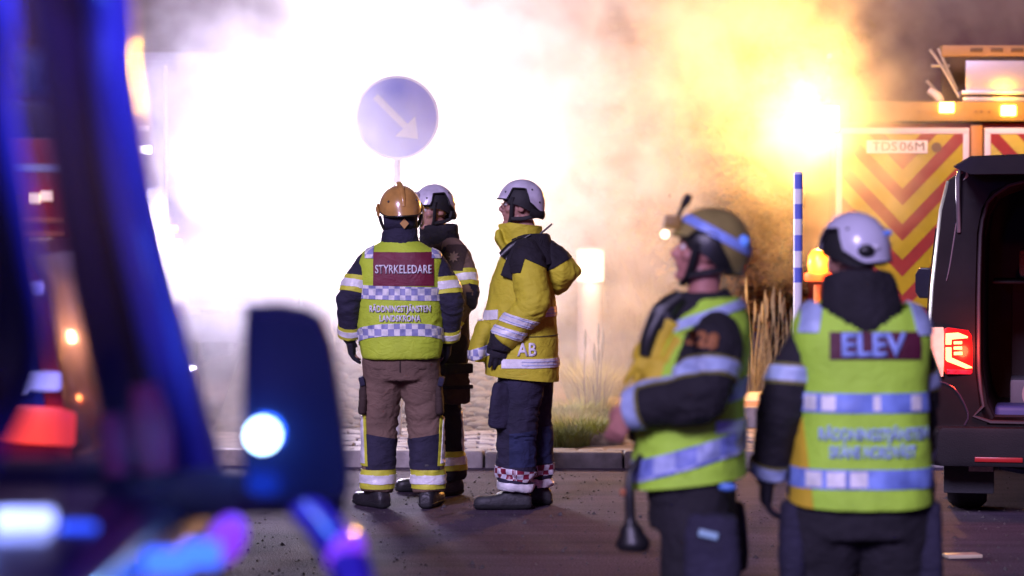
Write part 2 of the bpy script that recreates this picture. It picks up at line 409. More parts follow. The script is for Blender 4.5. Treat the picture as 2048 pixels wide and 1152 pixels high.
# tall stalks (upright seed heads) behind
def stalks(name, x, d, n, h, sp, m, lab, seed):
    rnd = random.Random(seed); root = empty(name, (PX(x, d), d, .07)); b = MB(); hb = MB()
    for i in range(n):
        p0 = V((rnd.uniform(-sp, sp), rnd.uniform(-sp, sp)*.6, 0)); hh = h*rnd.uniform(.6, 1.05); p1 = p0 + V((rnd.uniform(-.08, .08), rnd.uniform(-.05, .05), hh))
        b.tube([p0, p0.lerp(p1, .5) + V((rnd.uniform(-.02, .02), 0, 0)), p1], [.006, .005, .003], n=4, sub=1)
        hb.ell(p1 - V((0, 0, hh*.12)), (.011, .011, hh*.11), 6, 5)
    b.build('stem', m, root); hb.build('seed_head', m, root, True)
    t = tuft('blade', (0, 0, 0), n*7, h*.75, sp*1.3, m, root, .55, .004, seed+1)
    return tag(root, lab, 'plant', 'tall grasses on the island')
straw = leafmat('straw_stalk', (.42, .38, .2))
stalks('tall_grass', 1518, 24.5, 9, 1.0, .16, straw, 'tall straw grass with upright seed heads between the two vests', 2)
stalks('tall_grass', 1560, 25.5, 8, .95, .14, straw, 'tall straw grass clump next to the striped pole foot', 3)
stalks('tall_grass', 1250, 27, 12, 1.0, .25, leafmat('reed_dark', (.1, .09, .05)), 'dark reed clump beside the lit bollard', 4)
stalks('tall_grass', 1330, 28, 14, .9, .35, leafmat('reed_dark', (.1, .09, .05)), 'dark reed clump under the small white road sign', 5)
stalks('tall_grass', 1188, 21.6, 6, .75, .07, leafmat('reed_dark', (.1, .09, .05)), 'thin dark stalks standing in front of the bollard', 6)
stalks('tall_grass', 672, 24, 10, .7, .2, straw, 'straw coloured stalks on the mound behind the leader', 7)

def tree(x, d, h, rx, rz_, base, lab, nl, c, seed, leaf=.05, name='bush'):
    rnd = random.Random(seed); root = empty(name, (PX(x, d), d, 0)); b = MB(); tips = []
    b.tube([(0, 0, 0), (rnd.uniform(-.1, .1), 0, h*.3), (rnd.uniform(-.15, .15), .05, h*.6)], [.05*h/2, .04*h/2, .02*h/2], n=8, sub=3)
    for k in range(9):
        a = rnd.uniform(0, 6.28); z0 = h*rnd.uniform(.12, .5); q = V((math.cos(a)*rx*rnd.uniform(.4, .9), math.sin(a)*rx*rnd.uniform(.3, .8), base + (h-base)*rnd.uniform(.3, .95)))
        b.tube([(0, 0, z0), V((0, 0, z0)).lerp(q, .5) + V((0, 0, .1)), q], [.02*h/2, .012*h/2, .004], n=6, sub=2); tips.append(q)
    b.build('trunk', mat('bark', (.06, .045, .03), .9, bump=.5), root, True)
    L_ = MB(); clumps = [(q + V((rnd.gauss(0, rx*.22), rnd.gauss(0, rx*.2), rnd.gauss(0, rz_*.2))), rnd.uniform(.18, .4)*rx) for q in tips for _ in range(3)]
    for i in range(nl):
        cc, cr_ = clumps[rnd.randrange(len(clumps))]; v = V((rnd.gauss(0, 1), rnd.gauss(0, 1), rnd.gauss(0, 1))); v = v.normalized()*cr_*rnd.random()**.4; p0 = cc + v
        e1 = V((rnd.gauss(0, 1), rnd.gauss(0, 1), rnd.gauss(0, .6))).normalized(); e2 = e1.cross(V((rnd.gauss(0, 1), rnd.gauss(0, 1), rnd.gauss(0, 1)))).normalized(); l = leaf*rnd.uniform(.6, 1.3)
        L_.add([p0 - e1*l, p0 + e2*l*.4, p0 + e1*l, p0 - e2*l*.4], [(0, 1, 2, 3)])
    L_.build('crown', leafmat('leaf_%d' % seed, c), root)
    return tag(root, lab, 'tree' if name == 'tree' else 'bush', 'trees and bushes behind the island')
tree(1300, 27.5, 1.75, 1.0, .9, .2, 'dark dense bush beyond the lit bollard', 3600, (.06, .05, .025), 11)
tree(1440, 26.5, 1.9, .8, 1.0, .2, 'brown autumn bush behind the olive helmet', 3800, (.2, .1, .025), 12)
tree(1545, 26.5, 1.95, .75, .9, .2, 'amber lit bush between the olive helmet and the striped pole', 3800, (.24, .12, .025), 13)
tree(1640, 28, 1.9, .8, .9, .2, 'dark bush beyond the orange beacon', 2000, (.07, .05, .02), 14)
tree(1500, 40, 4.6, 1.9, 1.8, 1.2, 'tall brown leaved tree far behind the smoke', 3000, (.1, .06, .02), 15, .08, 'tree')
tree(1235, 38, 3.2, 1.2, 1.4, .8, 'tall thin tree fading into the smoke', 1800, (.07, .06, .03), 16, .07, 'tree')

# ------------------------------------------------------------------ signs and posts
def road_sign():
    d = 20.3; root = empty('road_sign', (PX(794, d), d, 0)); zc = PZ(236, d); r = .3
    grey = mat('galvanised', (.45, .45, .47), .45, .6, var=.1)
    MB().tube([(0, .03, 0), (0, .03, zc+.25)], [.03, .03], n=14, sub=1).build('pole', grey, root, True)
    MB().lathe((0, 0, zc), [(r, -.006), (r, .006), (.0, .0065)] if False else [(.001, -.008), (r, -.008), (r, .008), (.001, .008)], 48, 'y').build('disc', mat('sign_blue', (.06, .11, .62), .45, var=.05), root)
    ring = MB()
    for k in range(48):
        a0, a1 = 2*math.pi*k/48, 2*math.pi*(k+1)/48
        ring.add([(r_*math.cos(a), y_, zc + r_*math.sin(a)) for y_ in (-.0105, -.0085) for a in (a0, a1) for r_ in (r-.018, r)], [(0, 1, 3, 2), (4, 6, 7, 5), (0, 2, 6, 4), (1, 5, 7, 3)])
    ring.build('rim', mat('sign_white', (.8, .8, .82), .4, var=.04), root)
    # arrow pointing down to the right
    u, v_ = V((.707, 0, -.707)), V((.707, 0, .707)); c = V((0, -.0105, zc))
    sh = [(-.2, .022), (.08, .022), (.06, .085), (.22, -.0), (.06, -.085), (.08, -.022), (-.2, -.022)]
    sh = [(-.215, .024), (.085, .024), (.085, .1), (.215, 0), (.085, -.1), (.085, -.024), (-.215, -.024)]
    n_ = len(sh); vv = [c + u*a + v_*b_ + V((0, o, 0)) for o in (0, -.004) for a, b_ in sh]
    MB().add(vv, [tuple(range(n_)), tuple(range(2*n_-1, n_-1, -1))] + [(k, (k+1) % n_, n_ + (k+1) % n_, n_ + k) for k in range(n_)]).build('arrow', mat('sign_arrow', (.5, .5, .56), .5, var=.04), root)
    MB().box((-.05, .006, zc-.04), (.05, .07, zc+.04)).build('bracket', grey, root)
    tag(root, 'round blue keep-right sign with white arrow, fading in the smoke', 'road sign')
road_sign()
def striped_pole():
    d = 19.6; root = empty('striped_pole', (PX(1596, d), d, 0))
    wm, bm_ = mat('sign_white', (.8, .8, .82), .4), mat('pole_blue', (.12, .16, .62), .4, var=.06)
    edges = [PZ(y, d) for y in (640, 600, 565, 535, 502, 470, 438, 408, 378, 348)]; edges[0] = .0
    for k, (z0, z1) in enumerate(zip(edges, edges[1:])):
        MB().tube([(0, 0, z0), (0, 0, z1)], [.031, .031], n=16, sub=1).build('pole_section', wm if k % 2 == 1 or k == 0 else bm_, root, True)
    MB().ell((0, 0, edges[-1]), (.032, .032, .02)).build('cap', wm, root, True)
    tag(root, 'slim pole with white and blue stripes beside the orange beacon', 'pole')
striped_pole()
def bollard():
    d = 27; root = empty('bollard', (PX(1181, d), d, .07)); zt = PZ(492, d) - .07; zl = PZ(562, d) - .07
    wm = mat('bollard_white', (.78, .76, .72), .5, var=.06)
    MB().lathe((0, 0, 0), [(.16, 0), (.16, .03), (.125, .04), (.12, zl-.02), (.13, zl-.01), (.13, zl)], 28).build('post', wm, root, True)
    MB().lathe((0, 0, 0), [(.1, zl), (.128, zl+.002), (.128, zt-.05), (.1, zt-.045)], 28).build('lamp_lens', mat('bollard_lens', (.9, .85, .75), .4, var=0, emit=(1, .84, .6), es=2.2), root, True)
    MB().lathe((0, 0, 0), [(.14, zt-.05), (.14, zt-.03), (.09, zt-.005), (.02, zt)], 28).build('cap', wm, root, True)
    lamp('bollard_lamp', 'POINT', (0, -.2, (zl+zt)/2), (1, .82, .55), 25, .1, root)
    tag(root, 'white cylindrical bollard with glowing lamp head behind the yellow jacket', 'bollard')
bollard()
def small_sign():
    d = 29; root = empty('direction_sign', (PX(1322, d), d, 0)); z = PZ(605, d)
    MB().tube([(.0, .03, 0), (0, .03, z+.04)], [.025, .025], n=8, sub=1).build('post', mat('galvanised', (.45, .45, .47), .45, .6), root)
    MB().box((-.15, -.01, z-.05), (.16, .01, z+.05)).build('board', mat('sign_white', (.8, .8, .82), .4), root, bevel=.01)
    MB().box((-.18, -.014, z-.048), (-.13, .012, z+.048)).build('board_end', mat('sign_blue', (.06, .11, .62), .45), root)
    tag(root, 'small white direction board on a thin post in front of dark bushes', 'road sign')
small_sign()
def beacon():
    d = 21.5; root = empty('warning_beacon', (PX(1637, d), d, .07)); z = lambda y: PZ(y, d) - .07
    MB().tube([(0, 0, 0), (0, 0, z(570))], [.05, .035], n=14, sub=1).build('stand', mat('beacon_orange_post', (.6, .2, .03), .6), root, True)
    MB().lathe((0, 0, 0), [(.1, z(562)), (.11, z(555)), (.11, z(548)), (.09, z(545))], 24).build('collar', mat('beacon_red_collar', (.6, .05, .02), .4, emit=(1, .08, .01), es=4), root, True)
    MB().lathe((0, 0, 0), [(.075, z(545)), (.085, z(530)), (.08, z(512)), (.05, z(500)), (.01, z(497))], 24).build('lens', mat('beacon_lens', (.9, .35, .03), .3, var=0, emit=(1, .27, .02), es=2.6), root, True)
    lamp('beacon_lamp', 'POINT', (0, -.15, z(525)), (1, .3, .04), 30, .06, root)
    MB().box((-.2, -.2, -.06), (.2, .2, .05)).build('foot', mat('black_rubber', (.02, .02, .02), .8), root, bevel=.02)
    tag(root, 'glowing orange warning beacon on a stand beside the striped pole', 'beacon')
beacon()
for k, (x, y, d, lab) in enumerate(((1503, 442, 46, 'amber lamp on a thin mast beside the olive helmet'), (1428, 462, 48, 'amber lamp on a thin mast behind the olive helmet'), (1656, 106, 44, 'white lamp high on a mast above the warm glow'), (1564, 556, 40, 'small pale lamp on a post among the bushes'))):
    root = empty('lamp_post', (PX(x, d), d, 0)); z = PZ(y, d); cm = (1, .45, .06) if k < 2 else (1, .85, .8)
    MB().tube([(0, 0, 0), (0, 0, z)], [.04, .025], n=8, sub=1).build('mast', mat('galvanised', (.45, .45, .47), .45, .6), root, True)
    MB().ell((0, -.02, z), (.06, .06, .06)).build('lamp_globe', mat('lamp_amber' if k < 2 else 'lamp_pale', cm, .4, var=0, emit=cm, es=9), root, True)
    tag(root, lab, 'lamp post', 'distant lamp posts')
b = MB(); b.box((-.09, -.05, 0), (.09, .05, .02)); o = b.build('road_stud', mat('road_stud', (.6, .52, .36), .5), None, bevel=.008); o.location = (2.24, 14.1, 0); o.rotation_euler = (0, 0, .2); tag(o, 'pale low road stud on the asphalt near the black van', 'road stud')

rnd = random.Random(77); gb = MB()
for k in range(1500):
    d = rnd.uniform(13.2, 18.6); x = rnd.uniform(-1.6, 3.2); r_ = rnd.uniform(.004, .011) if rnd.random() < .93 else rnd.uniform(.011, .02)
    a = rnd.uniform(0, 6.28); e = [V((x + r_*math.cos(a + t)*rnd.uniform(.7, 1.2), d + r_*math.sin(a + t), .001)) for t in (0, 1.57, 3.14, 4.71)]; tp = V((x + rnd.uniform(-.3, .3)*r_, d, r_*rnd.uniform(.6, 1.1)))
    gb.add(e + [tp], [(0, 1, 4), (1, 2, 4), (2, 3, 4), (3, 0, 4)])
tag(gb.build('road_grit', mat('grit_stone', (.09, .08, .08), .9, var=.5, vscale=30)), 'loose grit and small stones scattered over the asphalt', 'grit', kind='stuff')
# ================================================================== VEHICLES
RED = mat('fire_red_paint', (.38, .018, .02), .3, var=.06, coat=.6)
BLK = mat('black_paint', (.012, .008, .008), .35, var=.3, vscale=5, coat=.12, spec=.2, bump=.03, bscale=25)
PLAS = mat('dark_bumper_plastic', (.016, .014, .016), .6, var=.2, bump=.2, bscale=150, spec=.2)
RUB = mat('tyre_rubber', (.018, .018, .019), .8, var=.2, bump=.3)
ALU = mat('aluminium', (.62, .6, .62), .35, .8, var=.1, vscale=20, bump=.1)
def glass(name, tint=(.54, .48, .72)):
    if name in MATS: return MATS[name]
    m = bpy.data.materials.new(name); m.use_nodes = True; n = m.node_tree.nodes; L = m.node_tree.links; n.remove(n['Principled BSDF'])
    t = n.new('ShaderNodeBsdfTransparent'); t.inputs[0].default_value = tint + (1,); g_ = n.new('ShaderNodeBsdfGlossy'); g_.inputs['Roughness'].default_value = .5; g_.inputs[0].default_value = (.6, .6, .8, 1)
    x = n.new('ShaderNodeMixShader'); x.inputs[0].default_value = .03; L.new(t.outputs[0], x.inputs[1]); L.new(g_.outputs[0], x.inputs[2]); L.new(x.outputs[0], n['Material Output'].inputs[0])
    MATS[name] = m; return m
def wheel(root, x, y, r, wd, nm='wheel'):
    o = MB().lathe((x, y, r), [(r*.62, -wd/2+.02), (r*.9, -wd/2), (r*.985, -wd/2+.03), (r, -wd*.2), (r, wd*.2), (r*.985, wd/2-.03), (r*.9, wd/2), (r*.62, wd/2-.02)], 36, 'x').build(nm, RUB, root, True)
    MB().lathe((x, y, r), [(.02, -wd*.35), (r*.3, -wd*.38), (r*.55, -wd*.3), (r*.63, -wd*.45), (r*.63, wd*.45), (r*.55, wd*.3), (.02, wd*.35)], 28, 'x').build('rim', mat('rim_grey', (.2, .2, .22), .4, .8), o, True)
    for k in range(3):
        MB().lathe((x, y, r), [(r*.99, -wd*.22 + k*wd*.2), (r*1.004, -wd*.22 + k*wd*.2), (r*1.004, -wd*.16 + k*wd*.2), (r*.99, -wd*.16 + k*wd*.2)], 36, 'x').build('tread_rib', RUB, o)
    return o

# ------------------------------------------------------------------ ladder truck, rear end toward the camera
def ladder_truck():
    d = 24.0; cx = PX(1955, d); root = empty('ladder_truck', (cx, d, 0)); s = FPX/d
    X = lambda px: (px - 1955)/s
    Z = lambda py: CAMH - (py - HOR)/s
    MB().box((-1.24, .06, .55), (1.24, 8.4, 2.42)).build('body', RED, root, bevel=.03)
    MB().box((-1.1, .2, .3), (1.1, 8.2, .56)).build('chassis', mat('chassis_black', (.02, .02, .02), .7), root)
    for xx in (-1.02, 1.02):
        for yy in (1.6, 6.4): wheel(root, xx, yy, .5, .3)
    yel = mat('chevron_yellow', (.42, .33, .01), .45, var=.08, vscale=10); redm = mat('chevron_red', (.26, .025, .02), .45, var=.1, vscale=10); fr = mat('panel_frame_pale', (.7, .58, .6), .5, var=.05)
    for x0, x1 in ((X(1672), X(1937)), (X(1968), X(2233))):
        z0, z1 = .86, Z(256); pn = MB().box((x0, .0, z0), (x1, .055, z1)).build('rear_panel', yel, root, bevel=.006)
        c0 = (x0 + x1)/2
        for k in range(-2, 9):
            zb = 1.423 + .30*(k-2)
            for sg in (-1, 1):
                poly = [(c0, zb), (c0, zb+.14), (c0 + sg*2, zb+.14+2.1), (c0 + sg*2, zb+2.1)]
                for a, b_, c_ in ((1, 0, x1-.05), (-1, 0, -(x0+.05)), (0, 1, z1-.05), (0, -1, -(z0+.02))):
                    poly = clip_poly(poly, a, b_, c_) if len(poly) > 2 else poly
                if len(poly) < 3: continue
                if sg < 0: poly = poly[::-1]
                MB().prism(poly, -.004 - .0005*(sg > 0), .002).build('chevron', redm, pn)
        for bx_ in (((x0, z1-.05), (x1, z1)), ((x0, z0), (x0+.05, z1-.05)), ((x1-.05, z0), (x1, z1-.05))):
            MB().box((bx_[0][0], -.008, bx_[0][1]), (bx_[1][0], .001, bx_[1][1])).build('panel_edge', fr, pn, bevel=.003)
    MB().box((X(1941), .0, .86), (X(1964), .05, Z(250))).build('centre_post', mat('orange_post', (.45, .2, .04), .5), root, bevel=.01)
    # number plate
    pl = MB().box((X(1732), -.02, Z(307)), (X(1854), -.007, Z(281))).build('number_plate', mat('plate_white', (.8, .78, .74), .45, var=.04), root, bevel=.004)
    dark = mat('plate_ink', (.16, .1, .04), .6, var=0)
    for tx, c0, wd in (('TDS', X(1768), .205), ('06M', X(1823), .205)):
        t = text_mesh(tx, .105, 1.05); xs = [v.co.x for v in t.vertices]; k = wd/(max(xs)-min(xs))
        for v in t.vertices: v.co = V((v.co.x*k + c0, -.0225, v.co.y + Z(294)))
        link('plate_lettering', t, dark, pl)
    MB().tube([(X(1872), .005, Z(295)), (X(1872), -.012, Z(295))], [.042, .042], n=20, sub=1).build('lock_cap', mat('lock_brown', (.1, .05, .02), .5), root)
    # light bar
    MB().box((X(1700), -.05, Z(243)), (1.24, .12, Z(204))).build('light_bar', mat('light_bar_orange', (.32, .19, .04), .5, var=.1), root, bevel=.012)
    for k, (px, py) in enumerate(((1890, 216), (2013, 222), (2150, 226))):
        MB().box((X(px)-.062, -.075, Z(py)-.043), (X(px)+.062, -.045, Z(py)+.043)).build('amber_flasher', mat('amber_flasher', (1, .6, .1), .3, var=0, emit=(1, .55, .08), es=22), root, bevel=.01)
        lamp('amber_light', 'POINT', (X(px), -.34, Z(py)+.14), (1, .45, .04), 10, .05, root)
    for px in (1835, 1960, 1948, 1975): MB().tube([(X(px), -.048, Z(224)), (X(px), -.06, Z(224))], [.012, .012], n=10, sub=1).build('bolt', mat('bolt', (.2, .12, .04), .5), root)
    # upper structure
    dk = mat('upper_dark', (.12, .06, .02), .6, var=.2)
    MB().box((-1.2, .3, 2.42), (1.2, 8, 2.62)).build('deck', dk, root)
    MB().box((X(1905), .6, 2.62), (1.2, .7, Z(100))).build('back_board', dk, root)
    tp = mat('tread_plate', (.6, .56, .6), .35, .6, var=0)
    n_ = tp.node_tree.nodes; L = tp.node_tree.links; ck = n_.new('ShaderNodeTexChecker'); ck.inputs['Scale'].default_value = 42; tc = n_.new('ShaderNodeTexCoord'); mp = n_.new('ShaderNodeMapping'); mp.inputs['Rotation'].default_value = (0, R(45), 0); L.new(tc.outputs['Object'], mp.inputs[0]); L.new(mp.outputs[0], ck.inputs[0]); bp = n_.new('ShaderNodeBump'); bp.inputs['Strength'].default_value = .8; bp.inputs['Distance'].default_value = .01; L.new(ck.outputs['Fac'], bp.inputs['Height']); L.new(bp.outputs[0], n_['Principled BSDF'].inputs['Normal'])
    MB().box((X(1934), .1, Z(181)), (1.2, .14, Z(121))).build('tread_plate', tp, root, bevel=.006)
    MB().box((X(1922), -.02, Z(190)), (1.2, .3, Z(182))).build('shelf', ALU, root, bevel=.004)
    MB().box((X(1926), .03, Z(203)), (1.1, .2, Z(194))).build('shelf_rail', ALU, root, bevel=.004)
    rl = MB().box((X(1886), .1, Z(112)), (1.2, .25, Z(90))).build('top_rail', mat('rail_ochre', (.35, .19, .07), .5, var=.1), root, bevel=.01)
    for k in range(5):
        MB().box((X(1942 + 41*k), .09, Z(104)), (X(1967 + 41*k), .11, Z(96))).build('rail_slot', dk, rl, bevel=.008)
    for k, pp in enumerate((((1862, 98), (1885, 130), (1922, 195)), ((1880, 96), (1900, 140), (1918, 180)), ((1858, 160), (1880, 185), (1890, 202)), ((1868, 130), (1905, 130)))):
        MB().tube([(X(a), .12 + .03*k, Z(b_)) for a, b_ in pp], [.014]*len(pp), n=8, sub=3).build('ladder_strut', ALU, root, True)
    MB().tube([(X(1862), .15, Z(180)), (X(1878), .12, Z(192)), (X(1884), .12, Z(203))], [.03, .04, .035], n=10, sub=3).build('hose_end', mat('hose_white', (.7, .62, .55), .6), root, True)
    # big work light on the rear corner
    c = V((X(1640), -.1, Z(238)))
    fl = MB().box((c.x-.16, c.y, c.z-.12), (c.x+.16, c.y+.12, c.z+.12)).build('work_light', mat('lamp_housing_black', (.03, .03, .03), .5), root, bevel=.02)
    MB().box((c.x-.14, c.y-.012, c.z-.1), (c.x+.14, c.y+.002, c.z+.1)).build('work_light_lens', mat('work_light_lens', (1, .9, .7), .3, var=0, emit=(1, .82, .5), es=18), fl, bevel=.005)
    MB().tube([(c.x, c.y+.1, c.z), (-1.2, .3, c.z-.05)], [.025, .025], n=10, sub=1).build('light_bracket', ALU, root, True)
    lamp('work_light_lamp', 'SPOT', (c.x, c.y-.15, c.z), (1, .44, .085), WARM, .12, root, aim=(c.x-10, -5, c.z-.8), spot_size=R(176), spot_blend=.25)
    for xx in (-.98, .98):
        MB().box((xx-.12, -.03, .62), (xx+.12, .06, .8)).build('tail_light', mat('tail_red_dim', (.4, .02, .02), .3), root, bevel=.01)
    MB().box((-1.2, -.1, .4), (1.2, .1, .58)).build('rear_bumper', PLAS, root, bevel=.02)
    tag(root, 'ladder fire truck seen from the rear with red and yellow chevrons and amber lights', 'fire truck')
WARM = 1300
ladder_truck()

# ------------------------------------------------------------------ black van, tailgate raised
def black_van():
    yaw = R(-10.6); c_, s_ = math.cos(yaw), math.sin(yaw); corner = V((PX(1852, 15.75), 15.75, 0)); T0 = V((c_*.955, s_*.955, 0))
    org = corner + T0; root = empty('black_van', org)
    def T(x, y, z): return V((c_*x - s_*y, s_*x + c_*y, z))
    def TM(mb): mb.v = [T(v.x, v.y, v.z) for v in mb.v]; return mb
    half = [(.80, .36), (.92, .42), (.95, .7), (.955, .98), (.945, 1.12), (.935, 1.3), (.89, 1.72), (.85, 1.88), (.74, 1.955), (.4, 1.985)]
    prof = [(x, z) for x, z in half] + [(-x, z) for x, z in reversed(half)]
    def kz(y): return 1 - .1*smst(y, 2.9, 3.5) - .7*smst(y, 3.4, 4.25) - .12*smst(y, 4.2, 4.9)
    rings = []
    for y, sc_ in ((.0, .975), (.025, .992), (.09, 1), (1.0, 1), (2.6, 1), (3.0, 1), (3.3, 1), (3.6, 1), (3.9, .99), (4.25, .97), (4.6, .94), (4.82, .88), (4.9, .8)):
        rings.append([V((x*sc_, y, z if z < 1.05 else 1.05 + (z-1.05)*kz(y))) for x, z in prof])
    b = MB(); b.rings(rings, caps=False); b.f.append(tuple(len(b.v) - len(prof) + j for j in range(len(prof))))
    bo = TM(b).build('body', BLK, root, True)
    # rear frame with the big opening and the dark load space
    outer = rings[0]; cen = V((0, 0, 1.17)); inner = []
    for v in outer:
        a = math.atan2(v.z - cen.z, v.x); ca, sa = math.cos(a), math.sin(a); p_ = 5
        r = 1/((abs(ca)/.665)**p_ + (abs(sa)/.735)**p_)**(1/p_); inner.append(V((r*ca, 0, cen.z + r*sa)))
    q = MB(); q.rings([[V((v.x, .0, v.z)) for v in outer], [V((v.x*1.03, -.012, cen.z + (v.z-cen.z)*1.03)) for v in inner], [V((v.x, .02, v.z)) for v in inner], [V((v.x*.97, .12, cen.z + (v.z-cen.z)*.97)) for v in inner]], caps=False); TM(q).build('rear_frame', BLK, root, True)
    q = MB(); q.rings([[V((v.x*.97, .11, cen.z + (v.z-cen.z)*.97)) for v in inner], [V((v.x*.97, 1.7, cen.z + (v.z-cen.z)*.97)) for v in inner]], caps=False); q.f.append(tuple(range(len(inner), 2*len(inner)))); TM(q).build('load_space', mat('load_space_trim', (.035, .024, .024), .7, var=.3), root)
    for nm, bx_, m in (('rack_frame', ((-.35, .5, 1.02), (.6, .54, 1.06)), PLAS), ('rack_frame', ((-.1, .5, .46), (-.06, .54, 1.04)), PLAS), ('equipment_case', ((-.5, .6, .46), (-.2, 1.0, .75)), mat('case_grey', (.08, .08, .1), .6)), ('equipment_case', ((.0, .6, .46), (.5, 1.1, .9)), mat('case_dark', (.04, .04, .06), .6)), ('seat_back', ((-.5, 1.3, .5), (.5, 1.5, 1.3)), mat('seat_cloth', (.05, .045, .05), .9))):
        q = MB(); q.box(*bx_); TM(q).build(nm, m, root, bevel=.02)
    q = MB(); q.lathe((-.33, .42, .68), [(.02, -.03), (.1, -.03), (.1, .03), (.02, .03)], 24, 'y'); TM(q).build('hose_reel', mat('reel_grey', (.3, .26, .24), .6), root)
    q = MB(); lp = [V((v.x*1.0, -.016, cen.z + (v.z-cen.z)*1.0)) for v in inner]; q.tube(lp + [lp[0]], [.011]*(len(lp)+1), n=6, sub=2); TM(q).build('door_seal', mat('seal_rubber', (.05, .04, .045), .5), root, True)
    for nm, bx_, m in (('blue_crate', ((-.58, .3, .47), (-.25, .58, .62)), mat('crate_blue', (.05, .06, .2), .6)), ('shelf_board', ((-.6, .45, 1.3), (.6, 1.0, 1.32)), PLAS), ('jacket_bundle', ((-.45, .5, 1.33), (-.05, .8, 1.5)), mat('bundle_dark', (.07, .05, .05), .9, fold=.8)), ('fold_seat', ((.1, .35, .47), (.45, .6, .8)), mat('fold_seat_blue', (.06, .05, .14), .6))):
        q = MB(); q.box(*bx_); TM(q).build(nm, m, root, bevel=.03, seg=3)
    q = MB(); q.tube([(-.9, -.004, 1.62), (-.935, -.004, 1.3), (-.945, -.004, 1.12)], [.004]*3, n=6, sub=3); TM(q).build('panel_gap', mat('gap_black', (.003, .003, .003), .9), root, True)
    q = MB(); q.tube([(-.93, -.004, .78), (-.8, -.012, .74), (-.72, -.012, .6), (-.74, -.012, .53)], [.006]*4, n=6, sub=3); TM(q).build('corner_crease', mat('crease_gloss', (.05, .04, .06), .2), root, True)
    # raised tailgate
    q = MB(); q.rings([[V((x*.86, y, z + dz)) for x, dz in ((-.9, 0), (-.8, .05), (0, .075), (.8, .05), (.9, 0), (.8, -.035), (0, -.03), (-.8, -.035))] for y, z in ((.05, 1.945), (-.05, 1.95), (-.5, 1.958), (-.98, 1.955), (-1.04, 1.945))]); TM(q).build('tailgate', BLK, root, True)
    q = MB(); q.tube([(-.76, .03, 1.93), (-.78, -.1, 1.9), (-.775, -.02, 1.6)], [.012]*3, n=8, sub=3); TM(q).build('gas_strut', ALU, root, True)
    w2l = lambda px, py, dd=15.72: P(px, py, dd) - org
    q = MB(); q.tube([w2l(1927, 342), w2l(1922, 380), w2l(1912, 450), w2l(1900, 530), w2l(1893, 562)], [.006, .007, .006, .005, .003], n=8, sub=3); q.build('seam_trim', mat('seam_chrome', (.7, .68, .75), .18, .9, var=0), root, True)
    q = MB(); q.tube([w2l(1930, 338), w2l(1934, 352), w2l(1923, 362)], [.01, .016, .008], n=8, sub=3); q.build('hinge_cover', ALU, root, True)
    # left tail light
    zm = lambda px, py: w2l(1850 + px/6.4, 620 + py/6.4, 15.69)
    def plate(name, pts, m, parent, th=.012, dy=0):
        f_ = [zm(*p_) + V((0, dy, 0)) for p_ in pts]; n_ = len(f_); return MB().add(f_ + [v + V((0, th, 0)) for v in f_], [tuple(range(n_)), tuple(range(2*n_-1, n_-1, -1))] + [(k, (k+1) % n_, n_+(k+1) % n_, n_+k) for k in range(n_)]).build(name, m, parent, bevel=.002)
    lens = plate('tail_light', [(252, 245), (300, 225), (560, 260), (605, 330), (618, 560), (615, 800), (600, 830), (280, 825), (255, 770)], mat('tail_lens_red', (.5, .01, .01), .25, var=.05, emit=(1, .015, .01), es=.35, coat=.6), root, .06)
    led = mat('tail_led', (1, .5, .2), .4, var=0, emit=(1, .34, .1), es=4.5)
    for nm, pts in (('led_bracket', [(270, 300), (430, 290), (555, 340), (550, 360), (345, 378), (343, 445), (268, 445)]), ('led_bracket', [(270, 478), (343, 478), (345, 610), (610, 730), (610, 745), (530, 752), (290, 660), (270, 640)]), ('led_bar', [(372, 403), (480, 400), (480, 438), (372, 440)]), ('led_bar', [(372, 470), (480, 467), (480, 507), (372, 509)]), ('led_bar', [(375, 538), (485, 535), (485, 577), (375, 579)])):
        plate(nm, pts, led, lens, .006, -.007)
    plate('corner_lens', [(75, 225), (240, 222), (250, 300), (250, 700), (240, 850), (215, 860), (130, 620), (75, 480)], mat('corner_lens', (.75, .6, .48), .2, var=.15, vscale=18, coat=.8, emit=(1, .6, .32), es=.55), lens, .05, -.002)  # warm reflected glow given to the lens as emission
    plate('reflector_row', [(285, 760), (605, 770), (605, 825), (285, 822)], mat('reflector_row', (.35, .03, .06), .3, var=.5, vscale=60), lens, .006, -.006)
    lamp('tail_lamp', 'POINT', zm(620, 520) + V((0, -.2, 0)), (1, .06, .02), 9, .05, root)
    # bumper, reflector, mud flap, wheels, mirror
    q = MB(); q.rings([[V((sx*xx, yy, zz)) for sx, yy in ((-1, .3), (-1, -.02), (-.93, -.1), (.93, -.1), (1, -.02), (1, .3))] for xx, zz in ((.93, .31), (.955, .34), (.955, .44), (.945, .5), (.92, .525))]); TM(q).build('rear_bumper', PLAS, root, bevel=.012)
    q = MB(); q.box((-.68, -.112, .338), (-.42, -.1, .364)); TM(q).build('bumper_reflector', mat('bumper_reflector', (.45, .02, .02), .3), root, bevel=.004)
    q = MB(); q.box((-.86, .22, .13), (-.58, .235, .34)); TM(q).build('mud_flap', mat('mud_flap_rubber', (.03, .03, .036), .7, bump=.2), root, bevel=.006)
    q = MB(); q.box((-.72, .208, .255), (-.585, .222, .285)); TM(q).build('flap_label', mat('flap_label', (.6, .55, .48), .5, var=.2, vscale=60), root)
    q = MB(); q.tube([(-.55, .3, .28), (-.3, .35, .25), (.2, .35, .26), (.5, .3, .28)], [.02, .03, .03, .02], n=8, sub=3); TM(q).build('exhaust', mat('exhaust_blue_grey', (.07, .08, .14), .4, .5), root, True)
